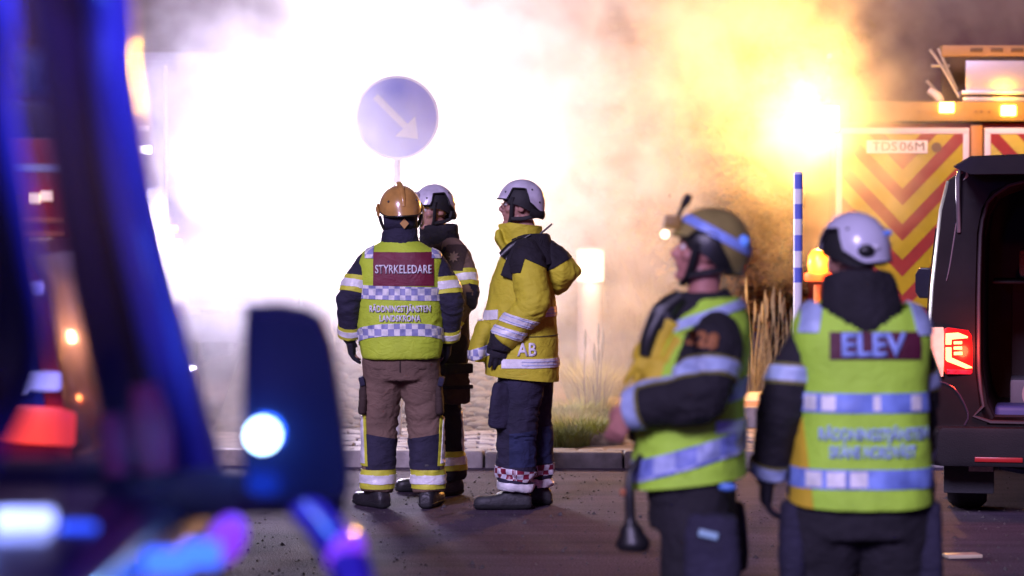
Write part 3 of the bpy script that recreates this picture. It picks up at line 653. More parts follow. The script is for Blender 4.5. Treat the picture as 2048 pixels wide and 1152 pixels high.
    for xx in (-.74, .74):
        for yy in (.72, 3.75):
            o = wheel(root, 0, 0, .335, .22); 
            for ob in [o] + list(o.children):
                me = ob.data
                for v in me.vertices: p_ = T(v.co.x + xx, v.co.y + yy, 0); v.co = (p_.x, p_.y, v.co.z)
    for sg in (-1, 1):
        q = MB(); pl_ = [(.98, 1.16), (1.01, 1.12), (1.12, 1.12), (1.145, 1.16), (1.145, 1.29), (1.12, 1.335), (1.03, 1.335), (.98, 1.29)]
        q.rings([[V((sg*x, y, 1.225 + (z-1.225)*k)) for x, z in pl_] for y, k in ((3.0, .9), (3.02, .95), (3.1, .9), (3.16, .65))]); TM(q).build('door_mirror', BLK, root, bevel=.01)
        q = MB(); q.rings([[V((sg*x, 2.995, 1.225 + (z-1.225)*.86)) for x, z in pl_], [V((sg*x, 3.0, 1.225 + (z-1.225)*.86)) for x, z in pl_]]); TM(q).build('mirror_glass', mat('mirror_glass', (.05, .05, .06), .25, .8, var=0), root)
        q = MB(); q.box((sg*.92 if sg > 0 else -1.02, 3.02, 1.17), (sg*1.02 if sg > 0 else -.92, 3.1, 1.22)); TM(q).build('mirror_arm', PLAS, root)
        q = MB(); q.box((sg*.958-.003, .5, 1.2), (sg*.958+.003, .6, 1.22)); TM(q).build('side_handle', PLAS, root)
    tag(root, 'black van from the rear with raised tailgate and lit red tail light', 'van')
black_van()

# ------------------------------------------------------------------ pale box truck standing end-on in the smoke
def box_truck():
    d = 26.2; s = FPX/d; cx = PX(525, d); root = empty('box_truck', (cx, d, 0)); X = lambda px: (px-525)/s; Z = lambda py: CAMH - (py-HOR)/s
    xl, xr = X(257), X(793); pale = mat('pale_body', (.15, .125, .18), .5, var=.06)
    MB().box((xl, .05, .75), (xr, 6.2, Z(105))).build('box_body', pale, root, bevel=.03)
    for a, c_ in ((xl+.06, -.01), (.01, xr-.06)):
        dr = MB().box((a, .0, .82), (c_, .06, Z(105)-.08)).build('rear_door', pale, root, bevel=.012)
        for k in (.25, .75): MB().tube([(a + (c_-a)*k, -.025, .86), (a + (c_-a)*k, -.025, Z(105)-.12)], [.016, .016], n=8, sub=1).build('lock_rod', ALU, dr, True)
        for z in (1.0, 1.7, 2.4): MB().box((a + .01 if a < 0 else c_-.13, -.02, z), (a + .13 if a < 0 else c_-.01, .0, z+.05)).build('hinge', ALU, dr, bevel=.004)
    MB().box((xl+.05, .0, .45), (xr-.05, .2, .72)).build('bumper', PLAS, root, bevel=.02)
    for px, py, ww, hh, c_ in ((288, 300, .07, .035, 1), (334, 458, .1, .03, 0), (342, 487, .1, .035, 0), (330, 500, .08, .025, 1), (716, 458, .1, .03, 0), (708, 487, .1, .035, 0)):
        MB().box((X(px)-ww, -.04, Z(py)-hh), (X(px)+ww, .0, Z(py)+hh)).build('marker_light', (mat('amber_marker', (1, .5, .08), .3, var=0, emit=(1, .45, .05), es=4), mat('white_marker', (1, .95, .9), .3, var=0, emit=(1, .95, .9), es=6))[c_], root, bevel=.01)
    for xx in (xl+.3, xr-.3):
        for yy in (1.3, 5.0): wheel(root, xx, yy, .45, .3)
    MB().box((xl+.2, 6.2, .5), (xr-.2, 7.9, 2.6)).build('cab', pale, root, bevel=.1, seg=3)
    tag(root, 'pale box truck standing end-on behind the white smoke', 'truck')
box_truck()
# ------------------------------------------------------------------ red fire engine far off, side on
def fire_engine():
    d = 34.0; s = FPX/d; cx = PX(-60, d); root = empty('fire_engine', (cx, d, 0)); X = lambda px: (px+60)/s; Z = lambda py: CAMH - (py-HOR)/s
    xl, xr = X(-420), X(262)
    MB().box((xl, .02, .45), (xr, 2.4, 2.5)).build('body', RED, root, bevel=.03)
    MB().box((xl, .0, 2.5), (xr, 2.42, 2.95)).build('upper_body', mat('dark_upper', (.05, .04, .07), .5), root, bevel=.025)
    for k in range(3):
        x0 = X(-390 + k*110); sh_ = MB().box((x0, -.01, .9), (x0 + .6, .02, 1.35)).build('roller_shutter', mat('shutter_grey', (.22, .22, .2), .5, var=.06), root)
        for j in range(5): MB().box((x0+.01, -.02, .93 + j*.08), (x0+.59, -.008, .99 + j*.08)).build('shutter_slat', mat('shutter_grey', (.22, .22, .2), .5), sh_, bevel=.004)
    og = mat('orange_stripe', (.8, .25, .06), .4, var=.05); wh = mat('sign_white', (.8, .8, .82), .4)
    for py, h, m in ((440, .06, og), (468, .06, og), (336, .09, mat('pale_green_stripe', (.55, .7, .62), .4))): MB().box((xl, -.014, Z(py)-h/2), (X(132), .021, Z(py)+h/2)).build('side_stripe', m, root)
    for px, py, c_ in ((196, 690, 0), (266, 704, 0), (70, 397, 1), (96, 392, 1)):
        MB().box((X(px)-.07, -.1, Z(py)-.06), (X(px)+.07, .025, Z(py)+.06)).build('side_flasher', (mat('pale_blue_flasher', (.7, .85, 1), .3, var=0, emit=(.6, .8, 1), es=6), mat('yellow_marker', (1, .9, .5), .3, var=0, emit=(1, .8, .35), es=2.5))[c_], root, bevel=.012)
    MB().box((X(112), -.06, .12), (X(190), .0, Z(600))).build('locker_door', mat('locker_lit', (.62, .64, .48), .5, var=.1), root, bevel=.01)
    MB().box((X(130), -.06, Z(600)), (X(190), .0, Z(505))).build('locker_door', mat('locker_grey', (.5, .46, .5), .5, var=.1), root, bevel=.01)
    for xx in (X(-330), X(210)):
        o = wheel(root, 0, 0, .48, .3)
        for ob in [o] + list(o.children):
            for v in ob.data.vertices: v.co = (v.co.y + xx, v.co.x + .3, v.co.z)
    MB().box((xl+.1, .2, .2), (xr-.1, 2.2, .46)).build('chassis', mat('chassis_black', (.02, .02, .02), .7), root)
    tag(root, 'far red fire engine side on with orange stripes, seen through the van window', 'fire truck')
fire_engine()

# ------------------------------------------------------------------ red car seen through the side window
def red_car():
    d = 9.2; s = FPX/d; root = empty('red_car', (PX(-150, d), d, 0)); X = lambda px: (px+150)/s; Z = lambda py: CAMH - (py-HOR)/s
    w_ = X(150)
    half = [(w_*.86, .3), (w_, .42), (w_*1.0, .95), (w_*.97, 1.05), (w_*.84, 1.5), (w_*.7, 1.6), (w_*.3, 1.63)]
    prof = [(x, z) for x, z in half] + [(-x, z) for x, z in reversed(half)]
    rings = [[V((x*k, y, z if z < 1 else 1 + (z-1)*q)) for x, z in prof] for y, k, q in ((0, .97, 1), (.08, 1, 1), (2.2, 1, 1), (2.8, 1, .55), (3.3, .98, .12), (4.0, .93, .05), (4.15, .85, 0))]
    b = MB(); b.rings(rings); b.build('body', RED, root, True)
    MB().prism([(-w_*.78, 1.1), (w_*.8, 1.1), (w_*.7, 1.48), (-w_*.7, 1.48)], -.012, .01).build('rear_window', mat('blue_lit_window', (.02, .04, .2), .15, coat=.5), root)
    for sg in (-1, 1):
        tl = MB().prism([(sg*w_*.42, 1.0), (sg*w_*.99, .985), (sg*w_*1.0, 1.09), (sg*w_*.9, 1.11), (sg*w_*.42, 1.12)][::sg], -.03, .03).build('tail_light', mat('red_car_tail', (1, .1, .05), .3, var=0, emit=(1, .06, .03), es=2.0), root, bevel=.01)
    for px, py, ww, hh in ((55, 762, .11, .03), (20, 775, .07, .025), (62, 575, .05, .022), (205, 765, .04, .02)):
        if px > 150: continue
        MB().box((X(px)-ww, -.05, Z(py)-hh), (X(px)+ww, -.012, Z(py)+hh)).build('window_highlight', mat('lilac_highlight', (.6, .65, 1), .3, var=0, emit=(.45, .5, 1), es=2.2), root, bevel=.012)  # glowing bars stand for blue highlights along the window edge
    MB().box((-w_*.95, -.1, .32), (w_*.95, .05, .56)).build('bumper', PLAS, root, bevel=.03)
    for xx in (-w_*.85, w_*.85):
        for yy in (.8, 3.3): wheel(root, xx, yy, .33, .22)
    tag(root, 'red car with glowing red tail light seen through the side window', 'car')
red_car()

# ------------------------------------------------------------------ near van: door window, pillar and mirror
def near_van():
    root = empty('near_van', (-.6, 4.5, 0)); O = V((-.6, 4.5, 0)); W = lambda px, py, d: P(px, py, d) - O
    bl = mat('blue_lit_paint', (.16, .15, .6), .4, var=.08, coat=.6)  # blue light falling on the van put into its paint colour
    trim = mat('maroon_trim', (.11, .03, .085), .6, var=.2)
    # door skin below the window line, bonnet side ahead of it
    rings = []
    for y in (-3.4, -2.2, -1.0, -.4, .3, .8, 1.1, 1.9, 2.1):
        k = smst(y, 1.0, 2.1); rings.append([V((-.02 - .25*k + x, y, z)) for x, z in ((-.06, .35), (.05, .5), (.07, .8), (.06, 1.1), (.035, 1.24 - .1*k), (-.04, 1.27 - .1*k), (-.5, 1.27 - .1*k), (-1.0, 1.27 - .12*k), (-1.5, 1.26-.1*k), (-1.86, 1.24 - .1*k), (-1.88, .5), (-1.8, .35))])
    b = MB(); b.rings(rings); b.build('lower_body', mat('dark_door_paint', (.02, .018, .03), .3, var=.1, coat=.5), root, bevel=.015)
    # windscreen pillar: blue-lit colour outside and dark trim inside
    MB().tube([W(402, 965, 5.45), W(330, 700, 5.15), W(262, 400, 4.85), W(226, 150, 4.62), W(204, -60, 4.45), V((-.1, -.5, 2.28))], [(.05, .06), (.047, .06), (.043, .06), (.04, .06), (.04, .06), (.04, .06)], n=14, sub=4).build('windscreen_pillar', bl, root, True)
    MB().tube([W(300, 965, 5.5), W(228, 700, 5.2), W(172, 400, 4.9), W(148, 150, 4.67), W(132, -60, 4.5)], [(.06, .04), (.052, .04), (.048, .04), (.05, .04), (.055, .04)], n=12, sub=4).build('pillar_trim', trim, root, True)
    for pts, rr_ in ((((312, 945), (300, 860), (288, 770)), (.03, .038, .024)), (((232, 950), (226, 890), (220, 830)), (.022, .026, .018))):
        MB().tube([W(x_, y_, 5.02) for x_, y_ in pts], [(r_, .02) for r_ in rr_], n=12, sub=4, side=(1, 0, 0)).build('red_glow_strip', mat('crimson_glow', (.5, .012, .07), .5, var=.3, vscale=12), root, True)  # red glow on the trim made as crimson strips
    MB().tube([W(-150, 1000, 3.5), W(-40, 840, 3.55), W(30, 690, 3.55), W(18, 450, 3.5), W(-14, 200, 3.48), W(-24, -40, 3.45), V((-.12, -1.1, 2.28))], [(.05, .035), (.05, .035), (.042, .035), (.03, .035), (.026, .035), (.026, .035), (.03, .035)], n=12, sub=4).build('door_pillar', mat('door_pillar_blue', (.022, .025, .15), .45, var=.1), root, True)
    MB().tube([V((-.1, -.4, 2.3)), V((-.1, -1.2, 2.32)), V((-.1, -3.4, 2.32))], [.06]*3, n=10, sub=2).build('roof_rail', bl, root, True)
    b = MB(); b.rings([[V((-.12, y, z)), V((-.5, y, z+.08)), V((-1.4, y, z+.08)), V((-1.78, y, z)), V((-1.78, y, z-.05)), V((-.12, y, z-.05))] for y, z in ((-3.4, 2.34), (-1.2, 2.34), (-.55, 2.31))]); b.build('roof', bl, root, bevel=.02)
    MB().tube([V((-1.78, -.5, 2.28)), V((-1.75, .3, 1.7)), V((-1.7, .95, 1.25))], [(.05, .06)]*3, n=12, sub=4).build('far_pillar', trim, root, True)
    # glass
    gl = glass('window_glass')
    MB().add([W(60, -20, 3.56), W(195, -20, 4.5), W(395, 930, 5.4), W(120, 1170, 3.62)], [(0, 1, 2, 3)]).build('door_glass', gl, root)
    ws = [V((-.13, -.42, 2.27)), V((-1.7, -.42, 2.27)), V((-1.66, .98, 1.24)), V((-.04, .98, 1.24))]
    MB().add(ws, [(0, 1, 2, 3)]).build('windscreen', gl, root)
    # sticker on the windscreen
    d = 4.75; st = MB().add([W(34, 98, d), W(94, 110, d), W(96, 192, d+.09), W(86, 200, d+.1), W(40, 192, d+.09)], [(0, 1, 2, 3, 4)]); stk = st.build('screen_sticker', mat('sticker_pale_blue', (.62, .7, .95), .5, var=.1, emit=None), root)
    for a in (((40, 120), (60, 156), (50, 160), (36, 126)), ((46, 158), (54, 154), (56, 166), (46, 168)), ((66, 158), (74, 156), (82, 168), (72, 170)), ((42, 184), (66, 185), (66, 190), (42, 189))):
        MB().add([W(px, py, d + .0 - .012) for px, py in a], [(0, 1, 2, 3)]).build('sticker_mark', mat('sticker_ink', (.02, .02, .09), .6, var=0), stk)
    # dashboard; glowing blocks added for blue reflections on glass and dash
    b = MB(); b.rings([[V((x, y, z)) for y, z in ((.05, 1.0), (.02, 1.12), (.15, 1.2), (.75, 1.29), (1.05, 1.28), (1.05, 1.0))] for x in (-.1, -.12, -1.0, -1.7)]); b.build('dashboard', mat('dashboard_grey', (.03, .03, .05), .5, bump=.2), root, bevel=.02)
    fb = MB().box((-.62, .02, 1.135), (-.1, .1, 1.24)).build('reflection_holder', PLAS, root, bevel=.01)
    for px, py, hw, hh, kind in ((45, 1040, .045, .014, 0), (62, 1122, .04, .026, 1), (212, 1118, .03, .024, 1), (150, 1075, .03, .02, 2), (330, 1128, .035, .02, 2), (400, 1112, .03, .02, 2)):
        c = W(px, py, 4.45); m = (mat('reflection_lilac', (.5, .55, 1), .3, var=0, emit=(.42, .5, 1), es=2.4), mat('reflection_white_blue', (.7, .8, 1), .3, var=0, emit=(.62, .78, 1), es=4), mat('reflection_blue', (.1, .25, 1), .3, var=0, emit=(.05, .18, 1), es=1.6))[kind]
        MB().box((c.x-hw, c.y-.01, c.z-hh), (c.x+hw, c.y+.03, c.z+hh)).build('blue_reflection', m, fb, bevel=.008)
    # mirror
    d = 5.0; poly = [(494, 606), (560, 606), (612, 614), (644, 634), (662, 690), (674, 770), (686, 860), (694, 940), (692, 990), (676, 1010), (600, 1016), (510, 1012), (490, 996), (488, 900), (490, 740)]
    f_ = [W(592 + (px-592)*1.07, py, d) for px, py in poly]; cc = sum(f_, V())/len(f_)
    b = MB(); b.rings([[cc + (v-cc)*k + V((0, dy, 0)) for v in f_] for dy, k in ((0, .97), (.012, 1), (.06, .98), (.11, .85), (.14, .55))]); mr = b.build('mirror_housing', mat('mirror_housing_dark', (.014, .016, .035), .4, var=.2, coat=.2), root, True)
    b = MB(); b.rings([[cc + (v-cc)*k + V((0, dy, 0)) for v in f_] for dy, k in ((-.003, .9), (.004, .9))]); b.build('mirror_glass', mat('dark_mirror_glass', (.06, .1, .28), .12, .9, var=.2, vscale=5), mr)
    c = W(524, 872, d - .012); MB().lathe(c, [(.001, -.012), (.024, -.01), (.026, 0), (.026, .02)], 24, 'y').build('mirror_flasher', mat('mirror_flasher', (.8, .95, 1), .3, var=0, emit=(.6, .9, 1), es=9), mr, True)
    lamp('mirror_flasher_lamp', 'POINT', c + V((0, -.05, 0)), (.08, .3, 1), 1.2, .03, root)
    b = MB(); b.rings([[W(px, py, 5.02 + dy) for px, py in ((240, 975), (400, 935), (520, 945), (690, 955), (694, 1030), (560, 1032), (400, 1040), (250, 1060))] for dy in (0, .09)]); b.build('mirror_arm', mat('mirror_arm_black', (.008, .007, .01), .5), root, bevel=.01)
    b = MB(); b.tube([W(590, 1000, 5.05), W(632, 1040, 5.0), W(670, 1085, 4.95), W(700, 1140, 4.9), W(722, 1210, 4.85)], [.028, .032, .038, .038, .03], n=12, sub=4); b.build('lower_arm', mat('violet_sheen_colour', (.12, .05, .4), .35, coat=.6), root, True)  # violet highlight of a dark arm put into its colour
    for px, py, r_ in ((450, 1082, .036), (690, 1112, .034)):
        c = W(px, py, 4.9); MB().ell(c, (r_*.9, .02, r_*1.3), rot=Matrix.Rotation(R(28), 3, 'Y')).build('violet_highlight', mat('violet_highlight', (.3, .1, .8), .3, var=0, emit=(.36, .06, .9) if px < 500 else (.24, .1, .9), es=.75), root, True)  # glowing pieces stand for violet highlights
    b = MB(); b.lathe((.3, -.75, 2.34), [(.09, 0), (.09, .02), (.075, .03), (.075, .11), (.05, .13), (.01, .135)], 24); b.build('added_beacon', mat('added_beacon_blue', (.1, .2, 1), .3, var=0, emit=(.05, .15, 1), es=4), root, True)  # unseen beacon added to throw blue light on the pillar
    MB().tube([(-.12, -.75, 2.3), (.1, -.75, 2.33), (.3, -.75, 2.33)], [.015, .015, .015], n=8, sub=2).build('added_beacon_bracket', PLAS, root, True)
    lamp('added_beacon_lamp', 'POINT', V((.32, -.95, 2.3)), (.13, .13, 1), 110, .08, root)  # added blue light for the pillar and the figures
    red = mat('crimson_reflection', (.42, .012, .06), .6, var=.2, fold=.5)  # crimson lumps added for the red reflections low in the window
    for px0, px1, py0, py1, dd in ((225, 395, 770, 960, 5.62), (-20, 130, 912, 1010, 6.3)):
        q = MB(); a = W(px0, py1, dd); c = W(px1, py0, dd); q.rings([superring((a.x+c.x)/2, a.y+.05, z_, (c.x-a.x)/2*k, .05*k, 3, 20) for z_, k in ((a.z, .95), (a.z + (c.z-a.z)*.6, 1), (c.z, .8), (c.z+.01, .5))]); q.build('red_reflection_lump', red, root, True)
    for sx in (-.18, -1.75):
        for sy in (1.3, -2.4):
            o = wheel(root, sx, sy, .34, .24)
    lamp('added_blue_fill', 'POINT', V((-.3, -.15, 1.35)), (.2, .3, 1), 5, .12, root)  # blue fill light added at the dashboard
    tag(root, 'dark van close by, its window pillar lit blue, wing mirror with bright blue flasher', 'van')
near_van()
# ================================================================== PEOPLE: builders
def hand_shapes(mb, wrist, d, across, nrm, fat=1.0, curl=.5, spread=1.0, length=1.0):
    """palm, four fingers of different lengths and a thumb; across points to the thumb side, nrm to the palm side"""
    w0 = V(wrist); d = V(d).normalized(); nrm = V(nrm); nrm = (nrm - d*nrm.dot(d)).normalized(); a = V(across); a = (a - d*a.dot(d) - nrm*a.dot(nrm)).normalized()
    mb.tube([w0 - d*.02, w0 + d*.03, w0 + d*.085*length, w0 + d*.1*length], [(.026*fat, .021*fat), (.036*fat, .02*fat), (.041*fat, .018*fat), (.034*fat, .014*fat)], n=12, sub=3, side=a)
    for k, (o, ln) in enumerate(((.031, .068), (.0105, .079), (-.0105, .074), (-.031, .058))):
        p = w0 + d*.088*length + a*(o*fat); ang = 0; pts = [p - d*.02, p]; L = ln*length/3
        dd = d + a*(o*2*(spread-.4)); dd.normalize()
        for s_ in range(3):
            ang += curl*(.55 + .12*k)
            p = p + (dd*math.cos(ang) + nrm*math.sin(ang))*L*1.1; pts.append(p)
        mb.tube(pts, [.0098*fat, .0098*fat, .0092*fat, .0085*fat, .006*fat], n=8, sub=2)
    p = w0 + d*.025 + a*.03*fat
    mb.tube([w0 + d*.012 + a*.018, p + a*.012, p + a*.02 + d*.032 + nrm*.012, p + a*.018 + d*.06 + nrm*.024], [.013*fat, .0125*fat, .0105*fat, .007*fat], n=8, sub=2)

def head_shapes(mb, M, ears=True, mouth_open=0.0):
    q = MB()
    q.ell((0, -.016, .03), (.076, .096, .09), 20, 14)
    secs = [(.05, .012, .069, .08), (.02, .02, .068, .075), (-.015, .024, .066, .069), (-.045, .027, .061, .063), (-.075, .032, .053, .056), (-.1, .04, .038, .043), (-.117, .044, .02, .026)]
    q.rings([[V((rx*math.cos(t), cy_+ry*math.sin(t), z)) for t in [2*math.pi*j/18 for j in range(18)]] for z, cy_, rx, ry in secs])
    q.ell((0, .083, .026), (.05, .016, .011)); q.ell((0, .084, .05), (.045, .012, .025))
    q.tube([(0, .086, .024), (0, .1, -.004), (0, .115, -.024), (0, .098, -.036)], [.008, .0105, .0135, .01], n=10, sub=3)
    for s_ in (-1, 1):
        q.ell((.012*s_, .1, -.029), (.009, .012, .008)); q.ell((.042*s_, .062, -.022), (.024, .026, .022))
        if ears: q.ell((.078*s_, -.008, -.004), (.008, .019, .033)); q.ell((.074*s_, .002, -.022), (.008, .012, .014))
    q.ell((0, .093, -.053), (.025, .0115, .0075)); q.ell((0, .089 - mouth_open*.4, -.066 - mouth_open), (.022, .011, .008))
    q.ell((0, .081, -.098 - mouth_open*.6), (.023, .018, .017))
    q.tube([(.05, .0, -.06), (.045, .03, -.085), (.02, .07, -.105)], [.014, .014, .012], n=8, sub=2); q.tube([(-.05, .0, -.06), (-.045, .03, -.085), (-.02, .07, -.105)], [.014, .014, .012], n=8, sub=2)
    mb.add([M @ v for v in q.v], q.f)

def head_matrix(pos, yaw, pitch=0, roll=0, s=1.0):
    return Matrix.Translation(V(pos)) @ Matrix.Rotation(R(yaw), 4, 'Z') @ Matrix.Rotation(R(pitch), 4, 'X') @ Matrix.Rotation(R(roll), 4, 'Y') @ Matrix.Scale(s, 4)

def body(name, J, M, skin, voxel=.007, loc=(0, 0, 0), rz=0, mouth=0.0, hands=(True, True), curl=.5):
    b = MB()
    px, py, pz = J['pelvis']; chx, chy, chz = J['chest']; nx, ny, nz = J['neck']
    def ring(c, rx, ry): return [V(c) + V((rx*math.cos(t), ry*math.sin(t), 0)) for t in [2*math.pi*j/18 for j in range(18)]]
    b.rings([ring((px, py, pz-.1), .13, .085), ring((px, py, pz), .155, .1), ring(((px+chx)/2, (py+chy)/2, (pz+chz)/2), .135, .092), ring((chx, chy, chz), .155, .105),
             ring(((chx+nx)/2, (chy+ny)/2, nz-.1), .13, .085), ring((nx, ny, nz-.03), .085, .065), ring((nx, ny, nz), .055, .055)])
    hp = M @ V((0, -.01, -.05))
    b.tube([V((nx, ny, nz-.05)), (V((nx, ny, nz)) + hp)/2, hp], [.06, .056, .055], n=14, sub=3)
    head_shapes(b, M, mouth_open=mouth)
    for i, s_ in enumerate('LR'):
        sh, el, wr = V(J['sh'+s_]), V(J['el'+s_]), V(J['wr'+s_])
        mid = V((chx, chy, sh.z - .02))
        b.tube([mid.lerp(sh, .5) - V((0, 0, .03)), sh - V((0, 0, .03)), sh.lerp(el, .5), el, el.lerp(wr, .4), wr], [.045, .042, .04, .036, .035, .025], n=12, sub=3)
        d = V(J.get('hd'+s_, (wr - el))).normalized()
        if hands[i]: hand_shapes(b, wr, d, V(J.get('th'+s_, (0, 1, 0))), V(J.get('pn'+s_, ((1, 0, 0) if s_ == 'L' else (-1, 0, 0)))), .92, curl)
        else: b.tube([wr - d*.02, wr + d*.05], [.025, .03], n=10, sub=2)
        hip, kn, an = V(J['hip'+s_]), V(J['kn'+s_]), V(J['an'+s_])
        b.tube([hip + V((0, 0, .06)), hip, hip.lerp(kn, .5), kn, kn.lerp(an, .35), an, an - V((0, 0, .04))], [.07, .078, .066, .05, .05, .035, .034], n=12, sub=3)
        f = V(J['ft'+s_]).normalized()
        b.tube([an - f*.03 - V((0, 0, .05)), an + f*.06 - V((0, 0, .05)), an + f*.14 - V((0, 0, .058))], [(.032, .025), (.036, .02), (.03, .012)], n=10, sub=2, side=(-f.y, f.x, 0))
    me = remesh(b, voxel, 3)
    o = link(name, me, skin, None, True)
    o.location = loc; o.rotation_euler = (0, 0, rz)
    return o

def eyes(parent, M):
    for s_ in (-1, 1):
        b = MB(); c = M @ V((.031*s_, .082, .005)); b.ell(c, (.0115, .0115, .0115), 10, 8); b.build('eye', mat('eye_white', (.7, .68, .66), .2, var=0), parent, True)
        b = MB(); c = M @ V((.031*s_, .0925, .005)); b.ell(c, (.0045, .003, .0045), 8, 6); o = b.build('iris', mat('iris_dark', (.03, .025, .02), .2, var=0), parent, True)
        b = MB(); b.tube([M @ V((.05*s_, .084, .026)), M @ V((.03*s_, .097, .031)), M @ V((.012*s_, .097, .027))], [.004, .005, .004], n=6, sub=2); b.build('eyebrow', mat('eyebrow_hair', (.08, .06, .05), .8, var=0), parent, True)

def torso(secs):
    b = MB(); b.rings([superring(*s_) for s_ in secs]); return b
def sleeve_mb(sh, el, wr, r=(.085, .08, .072, .066, .058), start=.0):
    sh, el, wr = V(sh), V(el), V(wr); b = MB()
    sx = 1 if sh.x > 0 else -1
    inn = sh + V((-sx*.10, 0, .015)); s2 = sh + (el - sh)*.13 + V((-sx*.012, 0, -.02))
    b.tube([inn, sh + V((-sx*.04, 0, -.005)), s2, sh.lerp(el, .55), el, el.lerp(wr, .5), wr], [r[0]*.5, r[0]*.7, r[0]*.93, r[1], r[2], r[3], r[4]], n=18, sub=4)
    return b
def legs_mb(J, r=(.118, .108, .092, .092, .09), top=None, hem=.09):
    b = MB()
    if top: b.rings([superring(*s_) for s_ in top])
    for s_ in 'LR':
        hip, kn, an = V(J['hip'+s_]), V(J['kn'+s_]), V(J['an'+s_]); e = V((an.x, an.y, hem))
        b.tube([hip + V((0, 0, .08)), hip - V((0, 0, .04)), hip.lerp(kn, .5), kn, kn.lerp(an, .5), e], [r[0]*.85, r[0], r[1], r[2], r[3], r[4]], n=20, sub=4)
    return b
def pocket(parent, m, loc, size, rot=(0, 0, 0), seed=1, name='cargo_pocket'):
    b = MB(); hx, hy, hz = size
    b.rings([superring(0, 0, z, hx*k, hy*k, 3.2, 20) for z, k in ((-hz, .8), (-hz*.9, .97), (-hz*.3, 1.0), (hz*.5, .93), (hz*.92, .86), (hz, .7))])
    me = remesh(b, .009, 2); wrinkle(me, .008, (12, 12, 16), seed)
    o = link(name, me, m, parent, True); o.location = loc; o.rotation_euler = rot; return o
def boot(J, s_, parent, m, big=1.0):
    an = V(J['an'+s_]); f = V(J['ft'+s_]); f.z = 0; f.normalize(); sd_ = V((-f.y, f.x, 0)); b = MB()
    base = V((an.x, an.y, 0)); rings = []
    for t, wd, zt, zb in ((-.09, .03, .075, .012), (-.075, .043, .1, .004), (-.03, .047, .125, .002), (.03, .047, .12, .002), (.08, .05, .092, .002), (.13, .054, .083, .003), (.175, .052, .08, .004), (.2, .043, .072, .006), (.216, .026, .056, .014)):
        rings.append([base + f*(t*big) + sd_*(wd*big*math.copysign(abs(math.cos(a))**.7, math.cos(a))) + V((0, 0, (zb+zt)/2 + (zt-zb)/2*math.copysign(abs(math.sin(a))**.75, math.sin(a)))) for a in [2*math.pi*j/16 for j in range(16)]])
    b.rings(rings)
    b.tube([base - f*.025 + V((0, 0, .06)), base - f*.02 + V((0, 0, .14)), base - f*.02 + V((0, 0, .26))], [(.05, .056), (.05, .055), (.058, .062)], n=16, sub=3, side=sd_)
    me = remesh(b, .008, 3); wrinkle(me, .002, (20, 20, 30), 3, [((base + V((0, 0, .12))), .09, .006)])
    o = link('boot', me, m, parent, True)
    sole = cut(me, [((0, 0, .032), (0, 0, 1))], .005, thick=.006); link('sole', sole, mat('boot_sole_rubber', (.018, .018, .02), .7, bump=.3), o)
    return o
def glove(J, s_, parent, m, curl=.55, fat=1.25):
    b = MB(); wr, el = V(J['wr'+s_]), V(J['el'+s_]); d = V(J.get('hd'+s_, wr - el)).normalized()
    hand_shapes(b, wr, d, V(J.get('th'+s_, (0, 1, 0))), V(J.get('pn'+s_, ((1, 0, 0) if s_ == 'L' else (-1, 0, 0)))), fat, curl, length=1.05)
    b.tube([wr - d*.06, wr - d*.01, wr + d*.03], [.05, .046, .036], n=14, sub=3)
    me = remesh(b, .0055, 2); wrinkle(me, .002, (25, 25, 30), 5)
    return link('glove', me, m, parent, True)

def dome(M, c, r, edge, flare=lambda a: 0, n=96, m=18, thick=.006, p=2.0):
    bm = bmesh.new(); rings = []
    top = bm.verts.new(M @ V((c[0], c[1], c[2] + r[2])))
    for i in range(1, m + 1):
        t = i/m; ring = []
        for j in range(n):
            a = 2*math.pi*j/n; ze = edge(a); ph = math.acos(max(-1, min(1, ze/r[2])))*t
            sp = math.sin(ph) if ph < math.pi/2 else 1 - .3*(1-math.sin(ph)); cz = math.cos(ph)
            fl = 1 + flare(a)*max(0, (t-.72)/.28)**2
            ring.append(bm.verts.new(M @ V((c[0] + r[0]*sp*fl*math.sin(a), c[1] + r[1]*sp*fl*math.cos(a), c[2] + r[2]*cz))))
        rings.append(ring)
    for j in range(n):
        k = (j+1) % n; bm.faces.new((top, rings[0][j], rings[0][k]))
        for i in range(m-1): bm.faces.new((rings[i][j], rings[i+1][j], rings[i+1][k], rings[i][k]))
    bm.normal_update(); bmesh.ops.recalc_face_normals(bm, faces=bm.faces); bmesh.ops.solidify(bm, geom=bm.faces[:], thickness=thick)
    bmesh.ops.recalc_face_normals(bm, faces=bm.faces)
    me = bpy.data.meshes.new('dome'); bm.to_mesh(me); bm.free(); smooth_angle(me, 45); return me
def edge_trim(M, c, r, edge, flare, m, parent, rad=.0045, n=72):
    pts = []
    for j in range(n + 1):
        a = 2*math.pi*j/n; ph = math.acos(max(-1, min(1, edge(a)/r[2]))); sp = math.sin(ph) if ph < math.pi/2 else 1 - .3*(1-math.sin(ph)); fl = 1 + flare(a)
        pts.append(M @ V((c[0] + r[0]*sp*fl*math.sin(a), c[1] + r[1]*sp*fl*math.cos(a), c[2] + r[2]*math.cos(ph))))
    MB().tube(pts, [rad]*len(pts), n=6, sub=1).build('edge_trim', m, parent, True)
def adeg(a):
    """azimuth away from the front, 0..180"""
    a = math.degrees(a) % 360; return a if a <= 180 else 360 - a

